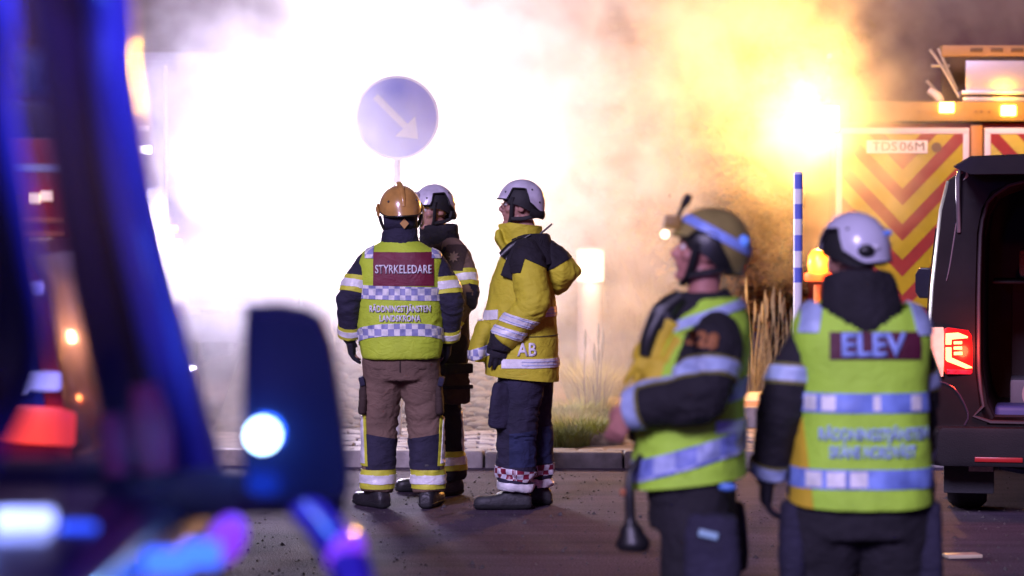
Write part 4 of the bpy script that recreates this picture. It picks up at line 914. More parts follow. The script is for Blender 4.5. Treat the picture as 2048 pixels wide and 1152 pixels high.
def white_helmet(parent, M, m, strap=True, badge=False, vent=False):
    def edge(a):
        d = adeg(a)
        e = .008 - .062*smst(d, 95, 150)                                 # brow to nape
        return e + .066*smst(d, 52, 60)*(1 - smst(d, 100, 110))           # ear cut-out
    h = link('helmet', dome(M, (0, -.006, .028), (.112, .134, .128), edge, lambda a: .05*(1-smst(adeg(a), 25, 60)) + .03*smst(adeg(a), 130, 160)), m, parent)
    dk = mat('helmet_liner_black', (.012, .012, .014), .7, bump=.2)
    edge_trim(M, (0, -.006, .028), (.112, .134, .128), edge, lambda a: .05*(1-smst(adeg(a), 25, 60)) + .03*smst(adeg(a), 130, 160), dk, h)
    for az, zz in ((120, .07), (-120, .07), (140, .0), (-140, .0), (40, .05), (-40, .05)):
        a = R(az); k = math.sqrt(max(.01, 1 - ((zz)/.128)**2)); MB().ell(M @ V((.112*k*math.sin(a), -.006 + .134*k*math.cos(a), .028 + zz)), (.006, .006, .006), 8, 6).build('helmet_bolt', mat('bolt_dark', (.08, .08, .09), .4, .6), h, True)
    link('liner', dome(M, (0, -.004, .024), (.101, .121, .115), lambda a: -.012 - .05*smst(adeg(a), 60, 140) + .055*(1-smst(adeg(a), 30, 50)), thick=.008), dk, h)
    if badge:
        b = MB(); c = M @ V((.0, .13, .085)); b.tube([M @ V((0, .112, .088)), M @ V((0, .128, .094))], [.026, .026], n=20, sub=1); b.build('badge', mat('badge_grey', (.35, .32, .36), .4), h)
        b = MB(); b.tube([M @ V((0, .12, .091)), M @ V((0, .1305, .095))], [.017, .017], n=16, sub=1); b.build('badge_star', mat('badge_pale', (.7, .66, .7), .4), h)
    if strap:
        for s_ in (-1, 1):
            b = MB(); b.tube([M @ V((.094*s_, .045, .05)), M @ V((.084*s_, .05, -.01)), M @ V((.072*s_, .05, -.06)), M @ V((.045*s_, .06, -.112)), M @ V((0, .066, -.128))], [(.012, .005)]*5, n=8, sub=3, side=(0, 1, 0)); b.build('chin_strap', dk, h, True)
            b = MB(); b.tube([M @ V((.07*s_, .048, -.075)), M @ V((.083*s_, -.02, -.07)), M @ V((.075*s_, -.075, -.055)), M @ V((.0, -.118, -.052))], [(.006, .012)]*4, n=8, sub=3, side=(0, 1, 0)); b.build('nape_strap', dk, h, True)
        b = MB(); b.tube([M @ V((.09, -.06, -.03)), M @ V((.06, -.115, -.045)), M @ V((0, -.135, -.05)), M @ V((-.06, -.115, -.045)), M @ V((-.09, -.06, -.03))], [(.01, .022)]*5, n=10, sub=4, side=(1, 0, 0)); b.build('nape_pad', dk, h, True)
    return h

def conform_bands(src, parent, where, axis, layers, keep=None, uv=None, extra=()):
    """stacked bands around a limb: layers = (name, centre offset along axis, width, material, lift)"""
    ax = V(axis).normalized()
    for nm, o_, wd, m, off in layers:
        me = cut(src, band(V(where) + ax*o_, ax, wd) + list(extra), off, keep, uv=uv)
        if len(me.polygons): link(nm, me, m, parent)
def limb_uv(p0, axis):
    p0 = V(p0); ax = V(axis).normalized(); e = V((1, 0, 0)) if abs(ax.x) < .7 else V((0, 1, 0)); e = (e - ax*e.dot(ax)).normalized(); g = ax.cross(e)
    return lambda co: ((math.atan2((co-p0).dot(g), (co-p0).dot(e)))*.09, (co-p0).dot(ax))
# ================================================================== PEOPLE: materials and figures
SKIN = mat('skin', (.42, .22, .17), .5, var=.12, vscale=30, bump=.08, bscale=250)
NAVY = mat('navy_cloth', (.022, .02, .045), .85, var=.3, vscale=9, bump=.35, bscale=320, fold=.4)
BLACKC = mat('black_cloth', (.014, .012, .018), .85, var=.3, vscale=9, bump=.35, bscale=320, fold=.4)
BROWN = mat('brown_turnout_cloth', (.165, .105, .075), .85, var=.35, vscale=5, bump=.35, bscale=300, fold=.4)
DBROWN = mat('dark_brown_cloth', (.05, .03, .024), .85, var=.2, vscale=10, bump=.35, bscale=300, fold=.4)
BLUEC = mat('blue_trouser_cloth', (.02, .028, .085), .85, var=.25, vscale=10, bump=.35, bscale=300, fold=.4)
VEST = mat('hi_vis_vest', (.50, .68, .04), .7, var=.10, vscale=7, bump=.25, bscale=200, fold=.3)
VEST2 = mat('hi_vis_green_vest', (.44, .76, .06), .7, var=.10, vscale=7, bump=.25, bscale=200, fold=.3)
JACKY = mat('hi_vis_yellow_jacket', (.58, .52, .03), .75, var=.12, vscale=7, bump=.25, bscale=240, fold=.3)
YEL = mat('yellow_band', (.62, .64, .05), .6, var=.1, vscale=20, bump=.15, bscale=200, fold=.25)
SILV = mat('silver_band', (.84, .86, .86), .35, var=.25, vscale=14, bump=.15, bscale=140, fold=.25)  # uneven tone stands for the patchy glow of reflective tape
SILB = mat('blue_lit_silver_band', (.42, .52, .86), .4, var=.35, vscale=9, bump=.15, bscale=140, fold=.25)  # blue light returned by silver tape put into the colour
MAROON = mat('maroon_panel', (.16, .012, .035), .6, var=.15, vscale=12, bump=.15, bscale=260, fold=.25)
MAROON2 = mat('dark_maroon_panel', (.085, .008, .03), .6, var=.15, vscale=12, bump=.15, bscale=260, fold=.25)
WHITEP = mat('white_print', (.8, .8, .84), .5, var=.06, vscale=30)
BLUEP = mat('pale_blue_print', (.38, .56, .82), .5, var=.1, vscale=30)
BLUEP2 = mat('blue_print', (.30, .42, .88), .5, var=.1, vscale=30)
CHK = checker_mat('blue_white_checks', (.92, .92, .88), (.34, .36, .6), 26, 26)
CHKB = checker_mat('blue_checks', (.5, .58, .9), (.24, .3, .72), 14, 11)
CHKR = checker_mat('red_white_checks', (.84, .83, .86), (.25, .02, .05), 33, 33)
CHKK = checker_mat('dark_white_checks', (.82, .82, .86), (.06, .04, .09), 33, 33)
BOOT = mat('boot_leather', (.022, .021, .024), .45, var=.3, vscale=12, bump=.3, bscale=90)
GLOVE = mat('glove_cloth', (.015, .013, .022), .8, var=.3, vscale=15, bump=.4, bscale=200, fold=.4)
HWHITE = mat('helmet_white', (.56, .54, .62), .32, var=.22, vscale=16, coat=.35, bump=.06, bscale=80)
HGOLD = mat('helmet_gold', (.50, .27, .07), .3, var=.25, vscale=14, coat=.5, bump=.08, bscale=60)
HOLIVE = mat('helmet_olive', (.27, .22, .075), .4, var=.3, vscale=8, coat=.3)
DARKP = mat('black_plastic', (.012, .012, .014), .4, var=.2, bump=.1)

def finish(o, label, cat='person', group=None): return tag(o, label, cat, group)

# ---------------------------------------------------------------- A: leader seen from behind
def person_leader():
    d = 16.4; ox = PX(802, d)
    J = dict(pelvis=(0, 0, .96), chest=(0, 0, 1.3), neck=(-.01, -.01, 1.56),
             shL=(-.185, 0, 1.475), elL=(-.292, -.04, 1.2), wrL=(-.298, .04, .985), hdL=(.12, .25, -1), thL=(.3, 1, 0), pnL=(1, 0, 0),
             shR=(.19, 0, 1.475), elR=(.285, -.03, 1.19), wrR=(.265, .07, .97), hdR=(-.05, .3, -1), thR=(-.3, 1, 0), pnR=(-1, 0, 0),
             hipL=(-.1, 0, .9), knL=(-.122, .03, .5), anL=(-.138, -.02, .1), ftL=(-.55, .8, 0),
             hipR=(.1, 0, .9), knR=(.135, .03, .5), anR=(.16, -.02, .1), ftR=(.22, 1, 0))
    M = head_matrix((-.005, .02, 1.69), 12, 2, -3)
    p = body('person', J, M, SKIN, .009, (ox, d, 0)); p.name = 'person'
    # jacket: short brown tail under the vest, navy sleeves
    jm = remesh(torso([(0, 0, .80, .205, .145, 2.4), (0, 0, .9, .205, .145, 2.4), (0, 0, 1.05, .2, .14, 2.4), (0, 0, 1.25, .205, .14, 2.4), (0, 0, 1.40, .195, .125, 2.3), (0, -.005, 1.48, .135, .095, 2), (-.005, -.01, 1.55, .08, .075, 2)]), .012, 3)
    wrinkle(jm, .006, (8, 8, 9), 1)
    jk = link('jacket', jm, BROWN, p, True)
    b = MB(); b.tube([(-.005, -.005, 1.5), (-.005, -.005, 1.56), (-.008, 0, 1.605)], [(.112, .1), (.105, .098), (.1, .094)], n=22, sub=4, side=(1, 0, 0))
    cm = remesh(b, .009, 2); wrinkle(cm, .008, (14, 14, 30), 4); link('collar', cm, NAVY, jk, True)
    for s_ in 'LR':
        sh, el, wr = V(J['sh'+s_]), V(J['el'+s_]), V(J['wr'+s_])
        sm = remesh(sleeve_mb(sh + V((.012 if s_ == 'L' else -.012, 0, -.02)), el, wr, (.09, .082, .074, .07, .064)), .009, 3)
        wrinkle(sm, .007, (10, 10, 16), 2 + (s_ == 'R'), [(el, .13, .012), (wr, .1, .006)])
        sl = link('sleeve', sm, NAVY, jk, True)
        ax = el - sh; c = sh.lerp(el, .68); tilt = V((.35 if s_ == 'L' else -.35, 0, 0))
        conform_bands(sm, jk, c, ax.normalized() + tilt*.6, [('yellow_band', 0, .098, YEL, .004), ('silver_band', 0, .046, SILV, .007)])
        ax = wr - el; c = el.lerp(wr, .83)
        conform_bands(sm, jk, c, ax, [('yellow_band', 0, .07, YEL, .004), ('silver_band', 0, .034, SILV, .007)])
        glove(J, s_, p, GLOVE, .35, 1.35)
    # vest
    vb = torso([(.0, 0, .865, .225, .175, 2.5), (0, 0, .93, .236, .178, 2.5), (-.005, 0, 1.05, .242, .175, 2.5), (0, 0, 1.18, .238, .168, 2.6), (0, 0, 1.32, .238, .162, 2.8), (.0, 0, 1.42, .244, .15, 2.8), (0, -.005, 1.475, .218, .128, 2.6), (0, -.005, 1.51, .15, .105, 2.2), (-.005, -.01, 1.54, .1, .085, 2)])
    vm0 = remesh(vb, .011, 3); wrinkle(vm0, .007, (6, 6, 5), 11, [((-.23, -.05, 1.08), .14, .006), ((.23, -.05, 1.05), .14, .006)])
    hem = lambda: [((0, 0, .888), (.0, .35, -1))]
    vm = cut(vm0, hem(), .002, thick=0); vmv = cut(vm0, hem(), .002, thick=.006)
    vst = link('vest', vmv, VEST, p, True)
    bk = lambda c, n: n.y < .35
    uvt = lambda co: (math.atan2(co.x, -co.y)*.21, co.z)
    link('name_panel', cut(vm, [((-.152, 0, 0), (-1, 0, 0)), ((.19, 0, 0), (1, 0, 0)), ((0, 0, 1.475), (0, 0, 1)), ((0, 0, 1.285), (0, 0, -1))], .006, lambda c, n: n.y < -.1 and c.z > 1.2), MAROON, vst)
    link('checked_band', cut(vm, band((0, 0, 1.243), (.03, 0, 1), .078), .005, lambda c, n: n.y < .75 and abs(c.x) < .4, uv=uvt), CHK, vst)
    link('checked_band', cut(vm, band((0, 0, 0.985), (-.02, .28, 1), .068), .005, lambda c, n: n.y < .75, uv=uvt), CHK, vst)
    for x0, x1 in ((-.2, -.152), (.178, .23)):
        link('shoulder_tab', cut(vm, [((x0, 0, 0), (-1, 0, 0)), ((x1, 0, 0), (1, 0, 0)), ((0, 0, 1.44), (0, 0, -1))], .0075, lambda c, n: n.y < .3 and c.z > 1.3, uv=uvt), CHK, vst)
    rgt, up = V((1, 0, .0)), V((0, 0, 1))
    link('lettering', wrap_text('STYRKELEDARE', .068, vm, (.02, 0, 1.378), rgt, up, .0012, .0145, width=.325), WHITEP, vst)
    link('lettering', wrap_text('RÄDDNINGSTJÄNSTEN', .052, vm, (.0, 0, 1.152), rgt, up, .0016, .011, width=.352), WHITEP, vst)
    link('lettering', wrap_text('LANDSKRONA', .05, vm, (.0, 0, 1.098), rgt, up, .0016, .011, width=.237), WHITEP, vst)
    # trousers
    tm = remesh(legs_mb(J, (.122, .112, .098, .095, .094), [(0, 0, .74, .18, .135, 2.3), (0, 0, .82, .2, .145, 2.3), (0, 0, .9, .19, .14, 2.3), (0, 0, .97, .17, .125, 2.2)], .09), .011, 2)
    wrinkle(tm, .008, (8, 8, 12), 21, [((J['knL']), .2, .01), ((J['knR']), .2, .01), (V(J['anL']) + V((0, 0, .12)), .16, .008), (V(J['anR']) + V((0, 0, .12)), .16, .008), ((0, 0, .8), .12, .012)])
    tr = link('trousers', tm, BROWN, p, True)
    for s_, sg in (('L', -1), ('R', 1)):
        an = V(J['an'+s_]); kp = (lambda c, n, sg=sg: c.x*sg > .005)
        conform_bands(tm, tr, (an.x, 0, .168), (0, 0, 1), [('yellow_band', 0, .108, YEL, .005), ('silver_band', 0, .05, SILV, .009)], kp)
        link('knee_patch', cut(tm, [((an.x - sg*.05, 0, .41), (-.18*sg, 0, 1)), ((0, 0, .226), (0, 0, -1)), ((an.x + sg*.062, 0, 0), (sg, 0, 0))], .004, lambda c, n, sg=sg: c.x*sg > .0 and n.y < .3), NAVY, tr)
        kx = J['kn'+s_][0] + sg*.1
        link('side_strip', cut(tm, [((an.x + sg*.052, 0, .3), (-sg, 0, .05)), ((0, 0, .56), (0, 0, 1)), ((0, 0, .245), (0, 0, -1))], .006, lambda c, n, sg=sg: c.x*sg > .0), YEL, tr)
        link('side_strip', cut(tm, [((an.x + sg*.066, 0, .3), (-sg, 0, .05)), ((0, 0, .53), (0, 0, 1)), ((0, 0, .26), (0, 0, -1)), ((an.x + sg*.088, 0, .3), (sg, 0, 0))], .010, lambda c, n, sg=sg: c.x*sg > .0), SILV, tr)
        pocket(tr, DBROWN, (sg*.218, 0, .63), (.024, .075, .09), (0, R(-3*sg), 0), 5 + sg)
        b = MB(); b.box((-.012, -.08, -.03), (.02, .08, .022)); fl = b.build('pocket_flap', NAVY, tr, bevel=.008); fl.location = (sg*.228, 0, .735); fl.rotation_euler = (0, R(14*sg), 0)
        boot(J, s_, p, BOOT, 1.03)
    bmx = bmesh.new(); bmx.from_mesh(tm); bvx = BVHTree.FromBMesh(bmx); bmx.free()
    for x0, za, zb in ((-.0, .86, .79),):
        pts = []
        for k in range(9):
            z_ = za + (zb-za)*k/8; hh = bvx.ray_cast(V((x0*(1 + .4*k/8), -1, z_)), V((0, 1, 0)))
            if hh[0]: pts.append(hh[0] - V((0, .001, 0)))
        if len(pts) > 3: MB().tube(pts, [.0045]*len(pts), n=6, sub=2).build('seam', DBROWN, tr, True)
    # helmet
    def edge(a):
        dg = adeg(a); return .01 - .045*smst(dg, 60, 140)
    h = link('helmet', dome(M, (0, -.004, .034), (.122, .145, .138), edge, lambda a: .10*smst(adeg(a), 120, 175) + .06*(1-smst(adeg(a), 20, 60)), p=2.2), HGOLD, p)
    edge_trim(M, (0, -.004, .034), (.122, .145, .138), edge, lambda a: .10*smst(adeg(a), 120, 175) + .06*(1-smst(adeg(a), 20, 60)), DARKP, h)
    for az, zz in ((135, .05), (-135, .05), (160, .02), (-160, .02)):
        a = R(az); MB().ell(M @ V((.122*.94*math.sin(a), -.004 + .145*.94*math.cos(a), .034 + zz)), (.007, .007, .007), 8, 6).build('helmet_bolt', mat('bolt_dark', (.08, .08, .09), .4, .6), h, True)
    b = MB(); b.tube([M @ V((0, .148*math.cos(t), .034 + .142*math.sin(t))) for t in [R(x) for x in (25, 55, 80, 100, 125, 150, 172)]], [(.013, .009), (.017, .012), (.019, .015), (.02, .018), (.018, .013), (.015, .01), (.012, .006)], n=10, sub=4, side=(1, 0, 0)); b.build('comb', HGOLD, h, True)
    for s_ in (-1, 1):
        b = MB(); b.tube([M @ V((.118*s_, .06, .045)), M @ V((.13*s_, .02, .03)), M @ V((.131*s_, -.03, .015))], [(.012, .03), (.011, .034), (.007, .02)], n=10, sub=3, side=(s_, 0, 0)); b.build('visor_hinge', HGOLD, h, True)
        b = MB(); b.tube([M @ V((.122*s_, -.01, .0)), M @ V((.11*s_, .0, -.05)), M @ V((.08*s_, .03, -.1))], [(.01, .004)]*3, n=6, sub=3); b.build('chin_strap', DARKP, h, True)
    b = MB()
    for i in range(2): b.tube([M @ V((.128, -.03-.012*i, .01)), M @ V((.126, -.035-.012*i, -.04-.012*i)), M @ V((.113, -.03-.01*i, -.075))], [.0045]*3, n=6, sub=3)
    b.build('strap_buckle', mat('brass_buckle', (.5, .36, .14), .3, .8), h, True)
    # neck guard
    b = MB(); rr = []
    for z, k in ((.0, 1.0), (-.04, .99), (-.085, .93)):
        rr.append([M @ V(((.1*k)*math.sin(t), -.004 - (.118*k)*math.cos(t), z)) for t in [R(-115 + 230*j/24) for j in range(25)]])
    b.rings(rr, caps=False, closed=False); ng = b.mesh(); bm = bmesh.new(); bm.from_mesh(ng); bmesh.ops.solidify(bm, geom=bm.faces[:], thickness=.006); bm.to_mesh(ng); bm.free()
    link('neck_guard', ng, NAVY, h, True)
    b = MB(); c = M @ V((.0, -.128, -.045)); b.add([c + V((-.026, -.004, 0)), c + V((0, -.004, -.03)), c + V((.026, -.004, 0)), c + V((0, -.004, .03)), c + V((-.026, .006, 0)), c + V((0, .006, -.03)), c + V((.026, .006, 0)), c + V((0, .006, .03))], [(0,1,2,3), (7,6,5,4), (0,4,5,1), (1,5,6,2), (2,6,7,3), (3,7,4,0)])
    b.build('diamond_badge', mat('gold_badge', (.55, .3, .08), .5), h)
    finish(p, 'firefighter seen from behind in yellow vest with maroon panel, gold helmet, brown trousers')
person_leader()

# ---------------------------------------------------------------- B: white helmet, facing the leader, half hidden behind
def person_behind():
    d = 17.15; ox = PX(880, d)
    th = 122
    J = dict(pelvis=(0, 0, .98), chest=(0, 0, 1.33), neck=(0, .02, 1.56),
             shL=(-.195, 0, 1.485), elL=(-.285, .0, 1.2), wrL=(-.235, .12, .98), hdL=(.1, .4, -1),
             shR=(.195, 0, 1.485), elR=(.28, -.02, 1.2), wrR=(.25, .1, .97), hdR=(-.1, .4, -1),
             hipL=(-.1, 0, .92), knL=(-.115, .04, .51), anL=(-.12, .0, .1), ftL=(-.3, 1, 0),
             hipR=(.1, 0, .92), knR=(.13, .03, .51), anR=(.15, -.02, .1), ftR=(.35, 1, 0))
    M = head_matrix((0, .045, 1.715), 4, -4, 0)
    p = body('person', J, M, SKIN, .0065, (ox, d, 0), R(th)); eyes(p, M)
    jm = remesh(torso([(0, 0, .82, .205, .15, 2.4), (0, 0, .95, .21, .15, 2.4), (0, 0, 1.15, .205, .145, 2.4), (0, 0, 1.35, .215, .145, 2.5), (0, 0, 1.45, .185, .125, 2.3), (0, .005, 1.52, .125, .1, 2), (0, .01, 1.6, .098, .09, 2)]), .011, 3)
    wrinkle(jm, .008, (9, 9, 12), 31)
    jk = link('jacket', jm, DBROWN, p, True)
    b = MB(); b.tube([(0, .0, 1.5), (0, .008, 1.57), (0, .012, 1.625)], [(.128, .115), (.125, .112), (.122, .11)], n=22, sub=4, side=(1, 0, 0)); cm = remesh(b, .009, 2); wrinkle(cm, .012, (12, 12, 26), 7); link('collar', cm, BLACKC, jk, True)
    for s_ in 'LR':
        sh, el, wr = V(J['sh'+s_]), V(J['el'+s_]), V(J['wr'+s_])
        sm = remesh(sleeve_mb(sh, el, wr, (.098, .09, .078, .072, .066)), .009, 3); wrinkle(sm, .008, (10, 10, 16), 33, [(el, .13, .012)])
        link('sleeve', sm, BROWN if s_ == 'L' else DBROWN, jk, True)
        conform_bands(sm, jk, sh.lerp(el, .66), el - sh, [('yellow_band', 0, .1, YEL, .004), ('silver_band', 0, .045, SILV, .007)])
        conform_bands(sm, jk, el.lerp(wr, .72), wr - el, [('yellow_band', 0, .095, YEL, .004), ('silver_band', 0, .042, SILV, .007)])
        if s_ == 'L':
            # shoulder emblem: rounded patch and eight-pointed star
            c = sh.lerp(el, .2); nd = V((-.62, .7, .1)).normalized(); r_ = V((0, 0, 1)).cross(nd).normalized(); u_ = nd.cross(r_)
            link('sleeve_patch', cut(sm, [(c + r_*.06, r_), (c - r_*.06, -r_), (c + u_*.075, u_), (c - u_*.085, -u_)], .005, lambda q, n: n.dot(nd) > .1), DBROWN, jk)
            star = [(.036*(1 if k % 2 == 0 else .55)*math.cos(k*math.pi/8), .036*(1 if k % 2 == 0 else .55)*math.sin(k*math.pi/8)) for k in range(16)]
            b2 = bmesh.new(); b2.from_mesh(sm); bv = BVHTree.FromBMesh(b2); b2.free(); vv = []
            for lift in (.007, .011):
                for x, y in star:
                    q = c + r_*x + u_*y; hh = bv.ray_cast(q + nd*.4, -nd); vv.append((hh[0] if hh[0] else q) + nd*lift)
            MB().add(vv, [tuple(range(16, 32)), tuple(range(15, -1, -1))] + [(k, (k+1) % 16, 16+(k+1) % 16, 16+k) for k in range(16)]).build('emblem_star', mat('emblem_thread', (.2, .13, .09), .7), jk)
            link('elbow_patch', cut(sm, band(el, wr - sh, .14), .004, lambda q, n: n.y < .1), NAVY, jk)
        glove(J, s_, p, GLOVE, .5, 1.3)
    b = MB()   # chest straps and a radio on the far shoulder
    b.tube([(-.17, .06, 1.5), (-.19, .12, 1.42), (-.2, .15, 1.33)], [(.02, .006)]*3, n=8, sub=3); b.build('shoulder_strap', BLACKC, jk, True)
    tm = remesh(legs_mb(J, (.122, .112, .1, .098, .094), [(0, 0, .76, .185, .14, 2.3), (0, 0, .86, .2, .145, 2.3), (0, 0, .97, .18, .135, 2.2)], .1), .011, 2)
    wrinkle(tm, .009, (8, 8, 13), 35, [((J['knL']), .2, .01), (J['anL'], .25, .01)])
    tr = link('trousers', tm, BLACKC, p, True)
    for s_, sg in (('L', -1), ('R', 1)):
        an = V(J['an'+s_]); kp = (lambda c, n, sg=sg: c.x*sg > .005)
        conform_bands(tm, tr, (an.x, 0, .215), (0, 0, 1), [('yellow_band', 0, .115, YEL, .005), ('silver_band', 0, .048, SILV, .009)], kp)
        pocket(tr, DBROWN, (sg*.225, .02, .66), (.035, .09, .1), (0, 0, 0), 5 + sg)
        b = MB(); b.box((-.04, -.095, -.03), (.04, .095, .03)); fl = b.build('pocket_flap', BLACKC, tr, bevel=.012); fl.location = (sg*.228, .02, .77)
        b = MB(); b.box((-.04, -.093, -.012), (.04, .093, .012)); fl = b.build('pocket_strap', BLACKC, tr, bevel=.006); fl.location = (sg*.228, .02, .66)
        link('side_strip', cut(tm, [((0, -.03, 0), (0, 1, 0)), ((0, -.075, 0), (0, -1, 0)), ((0, 0, .52), (0, 0, 1)), ((0, 0, .27), (0, 0, -1))], .006, lambda c, n, sg=sg: c.x*sg > .0), SILV, tr)
        boot(J, s_, p, BOOT)
    white_helmet(p, M, HWHITE, badge=True)
    finish(p, 'firefighter with white helmet and brown jacket, face turned toward the gold helmet, half hidden')
person_behind()

# ---------------------------------------------------------------- C: profile, yellow jacket
def person_yellow():
    d = 16.4; ox = PX(1045, d)
    th = 90
    J = dict(pelvis=(0, -.03, .96), chest=(0, -.03, 1.34), neck=(0, -.03, 1.585),
             shL=(-.2, -.02, 1.48), elL=(-.265, -.06, 1.19), wrL=(-.235, .12, .98), hdL=(.03, .12, -1), thL=(.2, 1, .2), pnL=(1, .2, 0),
             shR=(.2, -.02, 1.48), elR=(.26, -.02, 1.2), wrR=(.2, .17, .99), hdR=(-.05, .2, -1),
             hipL=(-.1, -.02, .92), knL=(-.11, .03, .5), anL=(-.115, .045, .1), ftL=(-.03, 1, 0),
             hipR=(.1, -.04, .92), knR=(.11, -.06, .5), anR=(.12, -.075, .1), ftR=(.12, 1, 0))
    M = head_matrix((0, .012, 1.74), 0, 3, 0)
    p = body('person', J, M, SKIN, .0058, (ox, d, 0), R(th), mouth=.007); eyes(p, M)
    # jacket (long, flaring at the front)
    secs = [(0, .0, .66, .235, .2, 2.5), (0, .0, .76, .25, .21, 2.5), (0, .01, .87, .25, .212, 2.5), (0, .015, 1.0, .235, .215, 2.4), (0, .01, 1.15, .228, .2, 2.4), (0, .0, 1.3, .225, .18, 2.5), (0, -.015, 1.42, .21, .155, 2.5), (0, -.02, 1.5, .17, .125, 2.2), (0, -.02, 1.56, .115, .105, 2)]
    b = torso(secs)
    b.tube([(-.06, .2, 1.06), (-.07, .245, .95), (-.07, .265, .86)], [(.13, .06), (.14, .055), (.14, .045)], n=16, sub=4, side=(1, 0, 0))
    jm0 = remesh(b, .011, 3); wrinkle(jm0, .009, (7, 7, 8), 41, [((-.2, -.1, 1.2), .15, .005)])
    jm = cut(jm0, [((0, .0, .752), (0, .1, -1))], .002, thick=0); jmv = cut(jm0, [((0, .0, .752), (0, .1, -1))], .002, thick=.006)
    jk = link('jacket', jmv, JACKY, p, True)
    b = MB(); b.tube([(0, -.01, 1.52), (0, .005, 1.585), (0, .02, 1.655)], [(.12, .115), (.125, .12), (.125, .122)], n=24, sub=4, side=(1, 0, 0))
    b.tube([(-.06, .09, 1.48), (-.055, .135, 1.55), (-.05, .135, 1.6)], [(.07, .025), (.07, .022), (.05, .015)], n=14, sub=4, side=(1, 0, 0))
    cm = remesh(b, .009, 2); wrinkle(cm, .008, (9, 9, 16), 42); link('collar', cut(cm, [((0, -.02, 1.635), (0, -.12, 1))], .001, thick=.004), JACKY, jk)
    uvy = lambda co: (co.y*1.0, co.z)
    ow = lambda c, n: True
    link('silver_band', cut(jm, band((0, 0, 1.137), (0, .0, 1), .055), .006, lambda c, n: c.y < .0), SILV, jk)
    link('silver_band', cut(jm, band((0, 0, 1.14), (0, .12, 1), .055), .006, lambda c, n: c.y > .14), SILV, jk)
    link('silver_band', cut(jm, band((0, 0, .845), (0, .0, 1), .052), .006, lambda c, n: c.y < .12), SILV, jk)
    link('checked_band', cut(jm, band((0, .25, .9), (0, .35, 1), .06), .006, lambda c, n: c.y > .15 and c.x < .1, uv=lambda co: (co.x + co.y, co.z)), CHK, jk)
    for dz, nm in ((.017, 'stripe'), (-.017, 'stripe')):
        for zc in (1.137, .845):
            link('silver_rib', cut(jm, band((0, 0, zc + dz*.6), (0, 0, 1), .004), .0085, lambda c, n: c.y < .0), SILB, jk)
    link('pocket_seam', cut(jm, band((0, 0, .995), (0, .03, 1), .006), .004, lambda c, n: c.x < 0 and c.y < .13), mat('seam_dark', (.1, .09, .02), .9), jk)
    # checked piping over the shoulder blade
    sl_ax = V((0, .6, 1)).normalized()
    link('checked_piping', cut(jm, [((0, -.062, 1.3), (0, 1, -.28)), ((0, -.098, 1.3), (0, -1, .28)), ((0, 0, 1.17), (0, 0, -1)), ((0, 0, 1.44), (0, 0, 1))], .009, lambda c, n: c.x < -.08, uv=uvy), CHKK, jk)
    link('checked_piping', cut(jm, band((0, .12, 1.475), (0, -.5, .9), .045), .008, lambda c, n: c.x < .1 and c.y > .04 and c.z > 1.36, uv=uvy), CHKR, jk)
    for s_ in 'LR':
        sh, el, wr = V(J['sh'+s_]), V(J['el'+s_]), V(J['wr'+s_])
        sm = remesh(sleeve_mb(sh, el, wr, (.108, .1, .092, .085, .078)), .009, 3); wrinkle(sm, .009, (9, 9, 13), 44, [(el, .14, .014)])
        link('sleeve', sm, JACKY, jk, True)
        link('yoke_sleeve', cut(sm, [((0, .0, 1.365), (0, -.1, -1)), ((0, .0, 1.4), (0, -1, -.3)), ((0, .098, 1.4), (0, 1, 0))], .006, thick=.007), BLACKC, jk)
        link('yoke_sleeve', cut(sm, [((0, -.03, 1.435), (0, .45, -1)), ((0, .002, 1.4), (0, 1, 0))], .0065, thick=.007), BLACKC, jk)
        ax = V((0, .28, -1)) if s_ == 'L' else wr - el
        for o_ in (.035, -.045):
            conform_bands(sm, jk, el.lerp(wr, .66), ax, [('silver_band', o_, .052, SILV, .006)])
            for q in (.014, -.014): conform_bands(sm, jk, el.lerp(wr, .66), ax, [('silver_rib', o_ + q, .004, SILB, .009)])
        glove(J, s_, p, GLOVE, .3, 1.45)
        b = MB(); dd = V(J['hd'+s_]).normalized(); b.tube([wr - dd*.05, wr + dd*.0, wr + dd*.06], [.07, .068, .06], n=16, sub=3); gm = remesh(b, .009, 2); wrinkle(gm, .006, (14, 14, 20), 9); link('glove_cuff', gm, GLOVE, p, True)
    # black shoulder yoke and hood hanging down the back
    yk = remesh(torso([(0, -.03, 1.37, .243, .19, 2.4), (0, -.03, 1.44, .225, .172, 2.4), (0, -.035, 1.52, .18, .135, 2.2), (0, -.035, 1.58, .125, .118, 2)]), .011, 3)
    link('shoulder_yoke', cut(yk, [((0, .06, 1.5), (0, 1, .0)), ((-.0, -.05, 1.385), (0, -.25, -1))], .004, thick=.008), BLACKC, jk)
    b = MB(); b.tube([(-.175, -.01, 1.53), (-.215, .04, 1.44), (-.232, .085, 1.33)], [(.05, .02), (.052, .018), (.05, .015)], n=14, sub=4, side=(0, 1, 0)); ym = remesh(b, .008, 2); link('yoke_flap', ym, BLACKC, jk, True)
    b = MB()
    for yy, zz, rx, rz_ in ((-.08, 1.5, .13, .08),): pass
    hr = []
    for t, (yc, zc, rx, rz_) in enumerate(((-.1, 1.43, .14, .10), (-.17, 1.40, .17, .135), (-.235, 1.36, .17, .13), (-.29, 1.345, .13, .085), (-.325, 1.35, .07, .035), (-.335, 1.352, .03, .012))):
        hr.append([V((rx*math.cos(a), yc - (.03*math.sin(a) if math.sin(a) < 0 else 0), zc + rz_*math.sin(a))) for a in [2*math.pi*j/22 for j in range(22)]])
    b.rings(hr); hm = remesh(b, .01, 3); wrinkle(hm, .012, (9, 9, 9), 47)
    hd = link('hood', cut(hm, [((0, -.2, 1.44), (0, .55, 1))], .001, thick=.004), JACKY, jk)
